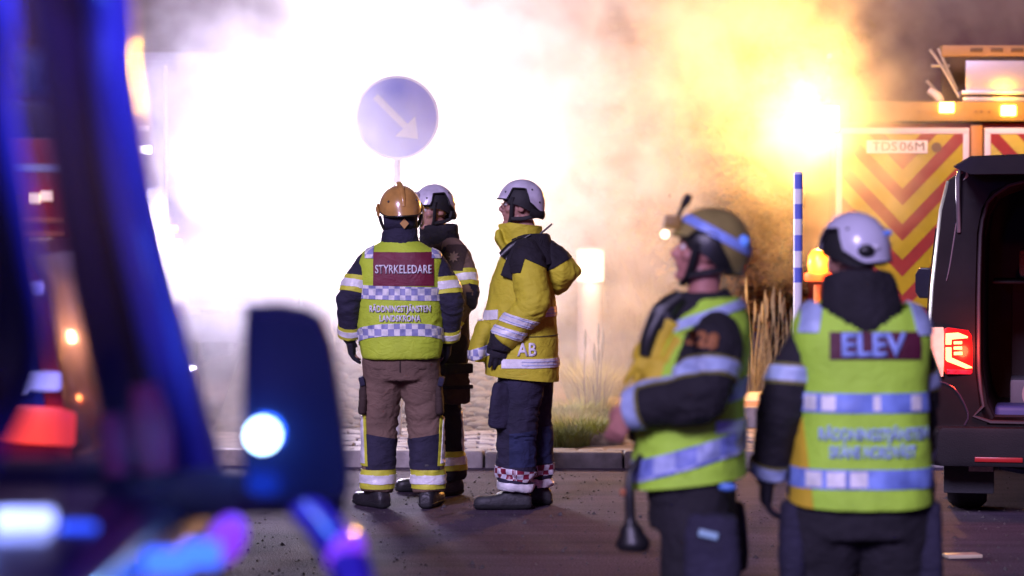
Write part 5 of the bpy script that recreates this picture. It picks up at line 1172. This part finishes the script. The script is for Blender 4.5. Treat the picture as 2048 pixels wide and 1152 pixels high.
    link('hood_lining', cut(hm, [((0, -.2, 1.40), (0, -.55, -1))], .006, thick=.006), BLACKC, hd and jk)
    for k, (y_, z_) in enumerate(((-.14, 1.28), (-.15, 1.2))):
        b = MB(); b.ell((-.226, y_, z_), (.006, .007, .016)); b.build('drawcord_toggle', SILB, jk, True)
    link('lettering', wrap_text('AB', .105, jm, (-.4, -.025, .922), (0, -1, 0), (0, 0, 1), .002, .01, width=.112), WHITEP, jk)
    # radio on the collar with antennas
    b = MB(); b.tube([(-.165, .12, 1.455), (-.16, .07, 1.5), (-.155, .02, 1.535), (-.15, -.0, 1.55)], [(.022, .024), (.027, .03), (.025, .027), (.018, .02)], n=12, sub=3); b.tube([(-.15, .0, 1.55), (-.15, -.045, 1.578)], [.006, .005], n=8, sub=1)
    rd = b.build('radio', DARKP, p, True)
    b = MB(); b.tube([(-.16, .06, 1.5), (-.165, .05, 1.53)], [.02, .012], n=8, sub=1); b.build('radio_knob', DARKP, rd, True)
    b = MB(); b.tube([(-.08, -.1, 1.58), (-.08, -.16, 1.63), (-.08, -.17, 1.64)], [.006, .006, .004], n=8, sub=1); b.build('antenna', DARKP, rd, True)
    # trousers
    tm = remesh(legs_mb(J, (.122, .126, .112, .108, .1), [(0, -.02, .72, .18, .16, 2.3), (0, -.02, .82, .19, .16, 2.3), (0, -.02, .95, .18, .15, 2.2)], .12), .011, 2)
    wrinkle(tm, .01, (8, 8, 12), 51, [((J['knL']), .22, .012), (J['anL'], .3, .012), (J['anR'], .3, .012)])
    tr = link('trousers', tm, NAVY, p, True)
    for s_, sg in (('L', -1), ('R', 1)):
        an = V(J['an'+s_]); kp = (lambda c, n, sg=sg: c.x*sg > .005)
        uvl = limb_uv((an.x, an.y, 0), (0, 0, 1))
        link('lower_leg_panel', cut(tm, [((0, 0, .45), (0, .12, 1)), ((0, 0, .25), (0, 0, -1)), ((0, an.y + .03, 0), (0, 1, 0))], .003, kp), BLUEC, tr)
        link('checked_band', cut(tm, band((an.x, an.y, .205), (0, -.16 if s_ == 'L' else .1, 1), .062), .006, kp, uv=uvl), CHKR, tr)
        link('silver_band', cut(tm, band((an.x, an.y, .135), (0, -.1 if s_ == 'L' else 0, 1), .042), .006, kp), SILV, tr)
        pocket(tr, NAVY, (sg*.195, .11 if s_ == 'L' else .02, .6), (.03, .085, .13), (R(6), 0, R(28*sg*-1)), 5 + sg)
        boot(J, s_, p, mat('grey_boot_leather', (.035, .036, .04), .6, var=.3, vscale=12, bump=.3, bscale=90), 1.08)
    white_helmet(p, M, HWHITE)
    # glasses
    fr = mat('spectacle_frame', (.02, .015, .015), .3, .5, var=0)
    b = MB()
    for s_ in (-1, 1):
        b.tube([M @ V((.031*s_ + .02*math.cos(t), .108, .002 + .016*math.sin(t))) for t in [2*math.pi*k/12 for k in range(13)]], [.0022]*13, n=6, sub=1)
        b.tube([M @ V((.051*s_, .106, .008)), M @ V((.074*s_, .05, .01)), M @ V((.08*s_, -.01, .008))], [.0022]*3, n=6, sub=2)
    b.tube([M @ V((-.011, .108, .004)), M @ V((.011, .108, .004))], [.002, .002], n=6, sub=1)
    b.build('glasses', fr, p, True)
    finish(p, 'person in long yellow hi-vis jacket marked AB, white helmet and glasses, standing in profile')
person_yellow()

# ---------------------------------------------------------------- D: blurred figure in profile, arm bent
def person_bent_arm():
    d = 9.6; ox = PX(1405, d)
    th = 82
    J = dict(pelvis=(0, -.0, .9), chest=(0, .02, 1.2), neck=(0, .0, 1.44),
             shL=(-.2, -.06, 1.34), elL=(-.285, -.01, 1.14), wrL=(-.22, .225, 1.09), hdL=(.2, .45, -.8), thL=(.3, .2, 1), pnL=(1, 0, -.3),
             shR=(.2, .03, 1.34), elR=(.24, .08, 1.11), wrR=(.1, .2, 1.06), hdR=(-.6, .4, -.3), thR=(0, .2, 1), pnR=(-.3, -1, 0),
             hipL=(-.1, 0, .86), knL=(-.11, .03, .47), anL=(-.12, -.01, .1), ftL=(-.1, 1, 0),
             hipR=(.1, 0, .86), knR=(.12, .04, .47), anR=(.13, .02, .1), ftR=(.1, 1, 0))
    M = head_matrix((0, -.012, 1.606), 6, 9, 0, .95)
    p = body('person', J, M, mat('skin_ruddy', (.46, .2, .17), .5, var=.1, vscale=30), .0065, (ox, d, 0), R(th), hands=(True, False)); eyes(p, M)
    jm = remesh(torso([(0, .04, .76, .19, .14, 2.4), (0, .04, .9, .195, .145, 2.4), (0, .03, 1.1, .195, .145, 2.4), (0, .0, 1.28, .2, .145, 2.4), (0, -.01, 1.37, .15, .115, 2.2), (0, .0, 1.47, .1, .1, 2)]), .012, 3)
    wrinkle(jm, .008, (9, 9, 10), 61); jk = link('jacket', jm, BLACKC, p, True)
    b = MB(); b.tube([(0, .03, 1.33), (0, .03, 1.41), (0, .05, 1.47)], [(.13, .135), (.125, .128), (.115, .118)], n=22, sub=4, side=(1, 0, 0)); cm = remesh(b, .009, 2); wrinkle(cm, .012, (12, 12, 20), 62)
    link('collar', cut(cm, [((0, 0, 1.455), (0, .35, 1))], .001, thick=.004), BLACKC, jk)
    for s_ in 'LR':
        sh, el, wr = V(J['sh'+s_]), V(J['el'+s_]), V(J['wr'+s_])
        sm = remesh(sleeve_mb(sh, el, wr, (.108, .1, .09, .076, .066)), .009, 3); wrinkle(sm, .009, (9, 9, 12), 63, [(el, .15, .014)])
        link('sleeve', sm, BLACKC, jk, True)
        conform_bands(sm, jk, sh.lerp(el, .66), (el - sh).normalized() + V((0, -.3, 0)), [('edge_band', 0, .068, mat('olive_band', (.2, .19, .05), .7), .004), ('silver_band', 0, .048, SILB, .007)])
        conform_bands(sm, jk, el.lerp(wr, .9), wr - el, [('edge_band', 0, .068, mat('olive_band', (.2, .19, .05), .7), .004), ('silver_band', 0, .048, SILB, .007)])
        if s_ == 'L':
            link('lettering', wrap_text('328', .065, sm, (-.6, -.02, 1.325), (0, -1, -.15), (0, -.15, 1), .003, .01, 1.05, 1.1), mat('orange_print', (.42, .17, .06), .6), jk)
    glove(dict(wrR=J['wrR'], elR=J['elR'], hdR=J['hdR'], thR=J['thR'], pnR=J['pnR']), 'R', p, GLOVE, .5, 1.3)
    # yellow gloves tucked in front of the chest
    ygm = mat('yellow_work_glove', (.62, .46, .03), .7, var=.12, vscale=14, bump=.2)
    for k, (w0, dd, ac) in enumerate((((-.13, .13, 1.3), (.0, .5, -1), (0, 1, .4)), ((-.16, .1, 1.24), (-.05, .55, -.9), (0, .9, .5)))):
        b = MB(); hand_shapes(b, w0, dd, ac, (1, 0, 0), 1.35 - .25*k, .2, 2.0, 1.1); b.tube([V(w0) - V(dd).normalized()*.09, V(w0)], [.038, .03], n=12, sub=2)
        link('work_glove', remesh(b, .006, 2), ygm, p, True)
    # vest: cut low under the arm, rising to the back
    vm0 = remesh(torso([(0, .045, .7, .215, .185, 2.4), (0, .045, .8, .22, .19, 2.4), (0, .045, .92, .222, .186, 2.4), (0, .035, 1.08, .22, .175, 2.4), (0, .012, 1.22, .212, .162, 2.4), (0, -.02, 1.33, .205, .145, 2.3), (0, -.03, 1.41, .145, .115, 2.1), (0, -.03, 1.45, .11, .09, 2)]), .011, 3)
    wrinkle(vm0, .009, (6, 6, 6), 64, [((-.2, -.05, 1.0), .2, .005)])
    vm = cut(vm0, [((0, 0, .836), (0, -.12, -1)), ((0, .06, 1.4), (0, .75, 1))], .002, thick=0); vmv = cut(vm0, [((0, 0, .836), (0, -.12, -1)), ((0, .06, 1.4), (0, .75, 1))], .002, thick=.006)
    vst = link('vest', vmv, VEST2, p, True)
    uvd = lambda co: (co.y + .35*co.x, co.z + .22*co.y*-1 + .0)
    link('checked_band', cut(vm, band((0, 0, .935), (0, .3, 1), .07), .006, uv=lambda co: (co.y*1.0, co.z + .3*co.y)), CHKB, vst)
    link('silver_band', cut(vm, band((0, -.06, 1.13), (0, .3, 1), .062), .006, lambda c, n: c.y < .04), mat('deep_blue_lit_band', (.2, .3, .82), .4, var=.4, vscale=12), vst)  # returned blue light put into the tape colour
    link('silver_band', cut(vm, [((0, -.165, 0), (0, -1, 0)), ((0, -.06, 0), (0, 1, 0))] + band((0, 0, 1.03), (0, 0, 1), .04), .007, lambda c, n: c.x < 0 and c.y < -.03), SILB, vst)
    link('shoulder_band', cut(vm, band((0, 0, 1.385), (0, .35, 1), .03), .006), SILB, vst)
    b = MB(); b.box((-.03, -.03, -.045), (.03, .03, .045)); o = b.build('chest_radio', DARKP, p, bevel=.01); o.location = (-.13, .12, 1.385); o.rotation_euler = (R(-35), 0, 0)
    b = MB(); b.tube([(-.11, .06, 1.46), (-.12, .12, 1.41), (-.14, .165, 1.33), (-.15, .18, 1.26)], [(.03, .03), (.042, .04), (.034, .03), (.02, .02)], n=12, sub=3); o = b.build('breathing_strap', DARKP, p, True)
    # trousers, pockets, hanging handset
    tm = remesh(legs_mb(J, (.102, .112, .1, .098, .095), [(0, .03, .68, .18, .145, 2.3), (0, .035, .78, .19, .145, 2.3), (0, .035, .9, .17, .13, 2.2)], .12), .011, 2)
    wrinkle(tm, .009, (8, 8, 10), 65); tr = link('trousers', tm, BLACKC, p, True)
    for s_, sg in (('L', -1), ('R', 1)):
        pocket(tr, NAVY, (sg*.205, -.05, .62), (.045, .095, .12), (0, 0, 0), 5 + sg)
        b = MB(); b.box((-.006, -.033, -.012), (.006, .033, .012)); pk = b.build('pocket_reflector', mat('pale_teal_reflector', (.3, .5, .62), .4), tr, bevel=.003); pk.location = (sg*.256, -.04, .68); pk.rotation_euler = (R(12), 0, 0)
        boot(J, s_, p, BOOT)
    b = MB(); b.ell((-.225, -.1, .835), (.012, .03, .014)); b.build('pocket_clip', mat('blue_reflector', (.1, .25, .7), .4), tr, True)
    b = MB(); b.tube([(-.17, .19, .93), (-.2, .225, .87), (-.21, .225, .80), (-.21, .222, .725), (-.21, .22, .685), (-.21, .215, .64), (-.21, .215, .615)], [(.01, .01), (.013, .013), (.017, .017), (.018, .018), (.04, .032), (.06, .045), (.048, .035)], n=14, sub=4, side=(0, 1, 0)); b.build('hanging_handset', DARKP, p, True)
    b = MB(); b.ell((-.205, .243, .81), (.014, .016, .012)); b.build('handset_button', mat('orange_button', (.5, .15, .06), .5), p, True)
    # helmet with blue band, lamp and flip-up mount
    def edge(a):
        dg = adeg(a); return .012 - .105*smst(dg, 90, 140) + .028*smst(dg, 50, 60)*(1 - smst(dg, 92, 104))
    h = link('helmet', dome(M, (0, -.016, .03), (.118, .14, .132), edge, lambda a: .04*(1-smst(adeg(a), 20, 60))), HOLIVE, p)
    edge_trim(M, (0, -.016, .03), (.118, .14, .132), edge, lambda a: .04*(1-smst(adeg(a), 20, 60)), DARKP, h)
    link('liner', dome(M, (0, -.012, .024), (.104, .124, .115), lambda a: -.02 - .07*smst(adeg(a), 60, 130) + .05*(1-smst(adeg(a), 30, 50)), thick=.008), DARKP, h)
    hb = dome(M, (0, -.016, .03), (.1205, .1425, .1345), lambda a: -.02, thick=.004)
    Mi = M.to_3x3()
    ctr = M @ V((0, -.02, .072)); nrm = Mi @ V((0, -.35, 1))
    link('reflective_band', cut(hb, band(ctr, nrm, .03), .001, thick=.003), mat('helmet_blue_band', (.25, .36, .85), .35, var=.2, vscale=20), h)
    b = MB(); b.box((-.03, -.03, -.025), (.03, .03, .025)); o = b.build('lamp_housing', mat('amber_lamp_housing', (.32, .19, .04), .5), h, bevel=.01); o.matrix_local = M @ Matrix.Translation((-.03, .135, .085))
    b = MB(); b.ell(M @ V((-.05, .155, .04)), (.012, .012, .012)); b.build('lamp_lens', mat('warm_lit_lens', (.8, .7, .5), .3, var=0, emit=(1, .86, .6), es=5), h, True)
    b = MB(); b.tube([M @ V((-.04, .12, .1)), M @ V((-.04, .11, .14)), M @ V((-.045, .1, .165)), M @ V((-.05, .092, .192))], [.008, .008, .016, .013], n=10, sub=2); b.build('camera_mount', DARKP, h, True)
    b = MB(); b.ell(M @ V((-.07, -.12, .06)), (.02, .02, .02)); b.build('rear_lamp', mat('blue_rear_lamp', (.1, .2, .7), .3, emit=(.1, .25, 1), es=.6), h, True)
    for s_ in (-1, 1):
        b = MB(); b.tube([M @ V((.1*s_, .04, .03)), M @ V((.088*s_, .045, -.04)), M @ V((.06*s_, .055, -.105)), M @ V((0, .066, -.128))], [(.013, .006)]*4, n=8, sub=3, side=(0, 1, 0)); b.build('chin_strap', DARKP, h, True)
        b = MB(); b.tube([M @ V((.07*s_, .05, -.09)), M @ V((.087*s_, -.03, -.06)), M @ V((.07*s_, -.1, -.05))], [(.008, .012)]*3, n=8, sub=3, side=(0, 1, 0)); b.build('nape_strap', DARKP, h, True)
    finish(p, 'firefighter in profile with olive helmet, blue helmet band and forearm bent across a green vest')
person_bent_arm()

# ---------------------------------------------------------------- E: trainee from behind
def person_trainee():
    d = 9.8; ox = PX(1723, d)
    J = dict(pelvis=(0, 0, .88), chest=(0, 0, 1.2), neck=(-.01, .0, 1.42),
             shL=(-.195, 0, 1.33), elL=(-.275, -.03, 1.06), wrL=(-.318, .04, .83), hdL=(-.03, .25, -1), thL=(.3, 1, 0), pnL=(1, 0, 0),
             shR=(.18, .03, 1.33), elR=(.198, .1, 1.06), wrR=(.21, .16, .87), hdR=(0, .35, -1), thR=(-.3, 1, 0), pnR=(-1, 0, 0),
             hipL=(-.1, 0, .85), knL=(-.125, .03, .46), anL=(-.15, -.02, .1), ftL=(-.3, 1, 0),
             hipR=(.1, 0, .85), knR=(.13, .03, .46), anR=(.16, -.02, .1), ftR=(.3, 1, 0))
    M = head_matrix((-.022, .03, 1.585), 38, -4, -3)
    p = body('person', J, M, SKIN, .009, (ox, d, 0))
    jm = remesh(torso([(0, 0, .74, .235, .17, 2.4), (0, 0, .9, .225, .16, 2.4), (0, 0, 1.1, .21, .15, 2.4), (0, 0, 1.28, .205, .14, 2.4), (0, -.005, 1.36, .15, .115, 2.2), (-.01, 0, 1.46, .1, .1, 2)]), .012, 3)
    wrinkle(jm, .008, (9, 9, 10), 71); jk = link('jacket', jm, BLACKC, p, True)
    b = MB(); b.tube([(0, -.02, 1.33), (-.005, -.025, 1.40), (-.01, -.01, 1.47), (-.012, .0, 1.525)], [(.145, .12), (.14, .125), (.128, .122), (.118, .115)], n=24, sub=4, side=(1, 0, 0)); cm = remesh(b, .01, 2); wrinkle(cm, .012, (9, 9, 14), 72); link('hood', cm, BLACKC, jk, True)
    for s_ in 'LR':
        sh, el, wr = V(J['sh'+s_]), V(J['el'+s_]), V(J['wr'+s_])
        sm = remesh(sleeve_mb(sh + V((.012 if s_ == 'L' else -.012, 0, -.025)), el, wr, (.094, .088, .08, .07, .062)), .009, 3); wrinkle(sm, .008, (9, 9, 12), 73, [(el, .14, .012)])
        link('sleeve', sm, BLACKC, jk, True)
        tilt = V((.5 if s_ == 'L' else -.5, 0, 0))
        conform_bands(sm, jk, sh.lerp(el, .56), (el - sh).normalized() + tilt*.4, [('edge_band', 0, .072, mat('olive_band', (.2, .19, .05), .7), .004), ('silver_band', 0, .05, SILB, .007)])
        conform_bands(sm, jk, el.lerp(wr, .9), wr - el, [('edge_band', 0, .06, mat('olive_band', (.2, .19, .05), .7), .004), ('silver_band', 0, .042, SILB, .007)])
        glove(J, s_, p, GLOVE, .45, 1.25)
    vm0 = remesh(torso([(0, 0, .72, .245, .2, 2.5), (0, 0, .82, .243, .195, 2.5), (.005, 0, 1.0, .226, .18, 2.5), (.005, 0, 1.15, .222, .17, 2.5), (0, 0, 1.28, .236, .158, 2.8), (0, -.0, 1.36, .236, .142, 2.7), (0, -.005, 1.41, .2, .122, 2.4), (-.005, 0, 1.45, .12, .1, 2)]), .011, 3)
    wrinkle(vm0, .008, (5, 5, 4), 74)
    # V-shaped neck opening
    vm = cut(vm0, [((0, 0, .752), (0, .12, -1)), ((0, 0, 1.43), (0, 0, 1))], .002, lambda c, n: not (n.y < .5 and c.z > 1.338 + max(0, abs(c.x + .0) - .025)*.62), thick=0); vmv = cut(vm0, [((0, 0, .752), (0, .12, -1)), ((0, 0, 1.43), (0, 0, 1))], .002, lambda c, n: not (n.y < .5 and c.z > 1.338 + max(0, abs(c.x + .0) - .025)*.62), thick=.006)
    vst = link('vest', vmv, VEST2, p, True)
    uvt = lambda co: (math.atan2(co.x, -co.y)*.21, co.z)
    link('name_panel', cut(vm, [((-.125, 0, 0), (-1, 0, 0)), ((.187, 0, 0), (1, 0, 0)), ((0, 0, 1.333), (0, 0, 1)), ((0, 0, 1.24), (0, 0, -1))], .006, lambda c, n: n.y < -.1), MAROON2, vst)
    for z in (1.092, .834):
        link('silver_band', cut(vm, band((0, 0, z), (0, 0, 1), .066), .005), mat('deep_blue_lit_band', (.2, .3, .82), .4, var=.4, vscale=12), vst)  # silver tape coloured by the blue light it returns
        for x0, x1 in (((-.2, -.165), (-.15, -.105), (.02, .045), (.15, .185)) if z > 1 else ((-.2, -.15), (-.135, -.075), (-.06, -.0))):
            link('pale_patch', cut(vm, [((x0, 0, 0), (-1, 0, 0)), ((x1, 0, 0), (1, 0, 0))] + band((0, 0, z), (0, 0, 1), .052), .0075, lambda c, n: n.y < -.05), SILV, vst)
    link('shoulder_tab', cut(vm, [((-.212, 0, 1.38), (-1, 0, .2)), ((-.15, 0, 1.38), (1, 0, -.2)), ((0, 0, 1.33), (0, 0, -1))], .0075, lambda c, n: c.z > 1.25 and n.y < .4), SILB, vst)
    link('shoulder_tab', cut(vm, [((.165, 0, 1.38), (-1, 0, -.2)), ((.24, 0, 1.38), (1, 0, .2)), ((0, 0, 1.32), (0, 0, -1))], .0075, lambda c, n: c.z > 1.25 and n.y < .4), SILB, vst)
    link('side_panel', cut(vm, [((-.205, 0, 1.0), (1, 0, .10))], .004, lambda c, n: c.x < 0 and c.z < 1.2 and n.y < .3), mat('warm_yellow_panel', (.66, .46, .03), .7, var=.1), vst)
    rgt, up = V((1, 0, 0)), V((0, 0, 1))
    link('lettering', wrap_text('ELEV', .108, vm, (.02, 0, 1.2865), rgt, up, .004, .0145, width=.224), BLUEP2, vst)
    link('lettering', wrap_text('RÄDDNINGSTJÄNSTEN', .055, vm, (.03, 0, .985), rgt, up, .0022, .009, width=.385), BLUEP, vst)
    link('lettering', wrap_text('SKÅNE NORDVÄST', .055, vm, (.02, 0, .925), rgt, up, .0022, .009, width=.3), BLUEP, vst)
    tm = remesh(legs_mb(J, (.15, .142, .115, .105, .1), [(0, 0, .62, .225, .165, 2.3), (0, 0, .76, .235, .17, 2.3), (0, 0, .9, .19, .15, 2.2)], .12), .011, 2)
    wrinkle(tm, .012, (7, 7, 9), 75); tr = link('trousers', tm, BLACKC, p, True)
    for s_, sg in (('L', -1), ('R', 1)):
        pocket(tr, NAVY, (sg*.235, 0, .6), (.045, .09, .14), (0, 0, 0), 5 + sg)
        boot(J, s_, p, BOOT)
    h = white_helmet(p, M, mat('helmet_lilac_white', (.6, .6, .74), .3, var=.05, coat=.4), strap=False)
    Mi = M.to_3x3()
    for k, (az, zz, r_, mm) in enumerate(((-148, -.01, .03, DARKP), (-165, .0, .013, mat('pale_lens', (.75, .75, .85), .25)), (162, .045, .016, mat('blue_reflector', (.1, .25, .7), .4)))):
        a = R(az); c = M @ V((.116*math.sin(a), -.006 + .138*math.cos(a), zz + .028)); b = MB(); b.ell(c, (r_, r_*.5, r_*.75)); b.build('helmet_fitting', mm, h, True)
    finish(p, 'person seen from behind in green vest with ELEV panel, white helmet and dark hood')
person_trainee()
# ================================================================== SMOKE AND THE LAMP INSIDE IT
def flood_mast():
    d = 23.0; c = P(600, 440, d); root = empty('flood_light', (c.x, d, .07 + 0)); z = c.z - .07
    st = mat('tripod_black', (.03, .03, .03), .5)
    for k in range(3):
        a = R(90 + 120*k); MB().tube([(0, 0, .75), (.5*math.cos(a), .5*math.sin(a), 0)], [.014, .012], n=8, sub=1).build('leg', st, root, True)
    MB().tube([(0, 0, .7), (0, 0, z-.12)], [.018, .014], n=10, sub=1).build('mast', st, root, True)
    MB().box((-.42, -.03, z-.14), (.42, .03, z-.1)).build('cross_bar', st, root)
    for sg in (-1, 1):
        h = MB().box((sg*.24-.16, -.06, z-.11), (sg*.24+.16, .05, z+.13)).build('lamp_head', st, root, bevel=.015)
        MB().box((sg*.24-.14, -.07, z-.09), (sg*.24+.14, -.058, z+.11)).build('lens', mat('flood_lens', (1, 1, 1), .3, var=0, emit=(1, .95, .97), es=60), h)
    lamp('flood_lamp', 'SPOT', (-.24, -.2, z), (.72, .64, 1.0), FLOOD*1.1, .4, root, aim=(-2.0, -10, z+5.0), spot_size=R(155), spot_blend=1.0)
    lamp('flood_lamp', 'SPOT', (.24, -.2, z), (1.0, .88, .88), FLOOD*.85, .4, root, aim=(8, -8, z+6), spot_size=R(160), spot_blend=1.0)
    tag(root, 'twin floodlight on a tripod burning white inside the smoke', 'floodlight')
FLOOD = 2300
flood_mast()

def smoke():
    m = bpy.data.materials.new('smoke'); m.use_nodes = True; n = m.node_tree.nodes; L = m.node_tree.links; n.remove(n['Principled BSDF'])
    pv = n.new('ShaderNodeVolumePrincipled'); pv.inputs['Color'].default_value = (.95, .95, .95, 1); pv.inputs['Anisotropy'].default_value = .25
    L.new(pv.outputs[0], n['Material Output'].inputs['Volume'])
    tc = n.new('ShaderNodeTexCoord')
    def math_(op, a, b=None, c=None):
        x = n.new('ShaderNodeMath'); x.operation = op
        for k, q in enumerate((a, b, c)):
            if q is None: continue
            if isinstance(q, (int, float)): x.inputs[k].default_value = q
            else: L.new(q, x.inputs[k])
        return x.outputs[0]
    def lobe(c, r):
        s_ = n.new('ShaderNodeVectorMath'); s_.operation = 'SUBTRACT'; L.new(tc.outputs['Object'], s_.inputs[0]); s_.inputs[1].default_value = c
        q = n.new('ShaderNodeVectorMath'); q.operation = 'MULTIPLY'; L.new(s_.outputs[0], q.inputs[0]); q.inputs[1].default_value = tuple(1/x for x in r)
        l = n.new('ShaderNodeVectorMath'); l.operation = 'LENGTH'; L.new(q.outputs[0], l.inputs[0])
        return math_('SUBTRACT', 1, l.outputs['Value'])
    acc = None
    for c, r, o_ in LOBES:
        v = math_('ADD', lobe(c, r), o_); acc = v if acc is None else math_('SMOOTH_MAX', acc, v, .25)
    nz = n.new('ShaderNodeTexNoise'); nz.inputs['Scale'].default_value = .85; nz.inputs['Detail'].default_value = 5; nz.inputs['Roughness'].default_value = .66; nz.inputs['Distortion'].default_value = .6
    L.new(tc.outputs['Object'], nz.inputs['Vector'])
    k = math_('MULTIPLY', math_('SUBTRACT', nz.outputs[0], .5), 3.2)
    dn = math_('MAXIMUM', math_('ADD', acc, k), 0)
    dn = math_('MINIMUM', dn, .9)
    n2 = n.new('ShaderNodeTexNoise'); n2.inputs['Scale'].default_value = 2.6; n2.inputs['Detail'].default_value = 3; n2.inputs['Distortion'].default_value = .8; L.new(tc.outputs['Object'], n2.inputs['Vector'])
    rg = n.new('ShaderNodeMapRange'); rg.inputs[1].default_value = .36; rg.inputs[2].default_value = .64; rg.inputs[3].default_value = .1; rg.inputs[4].default_value = 1.9; L.new(n2.outputs[0], rg.inputs[0])
    L.new(math_('MULTIPLY', math_('MULTIPLY', dn, rg.outputs[0]), SMOKE_K), pv.inputs['Density'])
    b = MB(); b.box((-4.6, 17.75, .13), (5.6, 26.1, 6.0)); o = b.build('smoke', m); tag(o, 'thick white smoke lit from inside by floodlights', 'smoke', kind='stuff')
    return o
SMOKE_K = .36
LOBES = (((-1.15, 21.7, 1.4), (1.7, 3.4, 2.3), 0), ((-.5, 22.4, 2.9), (2.4, 3.4, 2.0), .05), ((.3, 22.2, 2.4), (1.15, 3.0, 2.5), .2), ((1.5, 22.6, 3.2), (1.6, 1.9, 1.25), .2), ((2.42, 22.9, 2.55), (.9, 1.3, 1.0), .3), ((-.9, 19.4, 2.3), (1.3, 1.7, 1.3), .42), ((3.9, 23.0, 3.7), (1.8, 1.4, 1.0), -.12))
smoke()
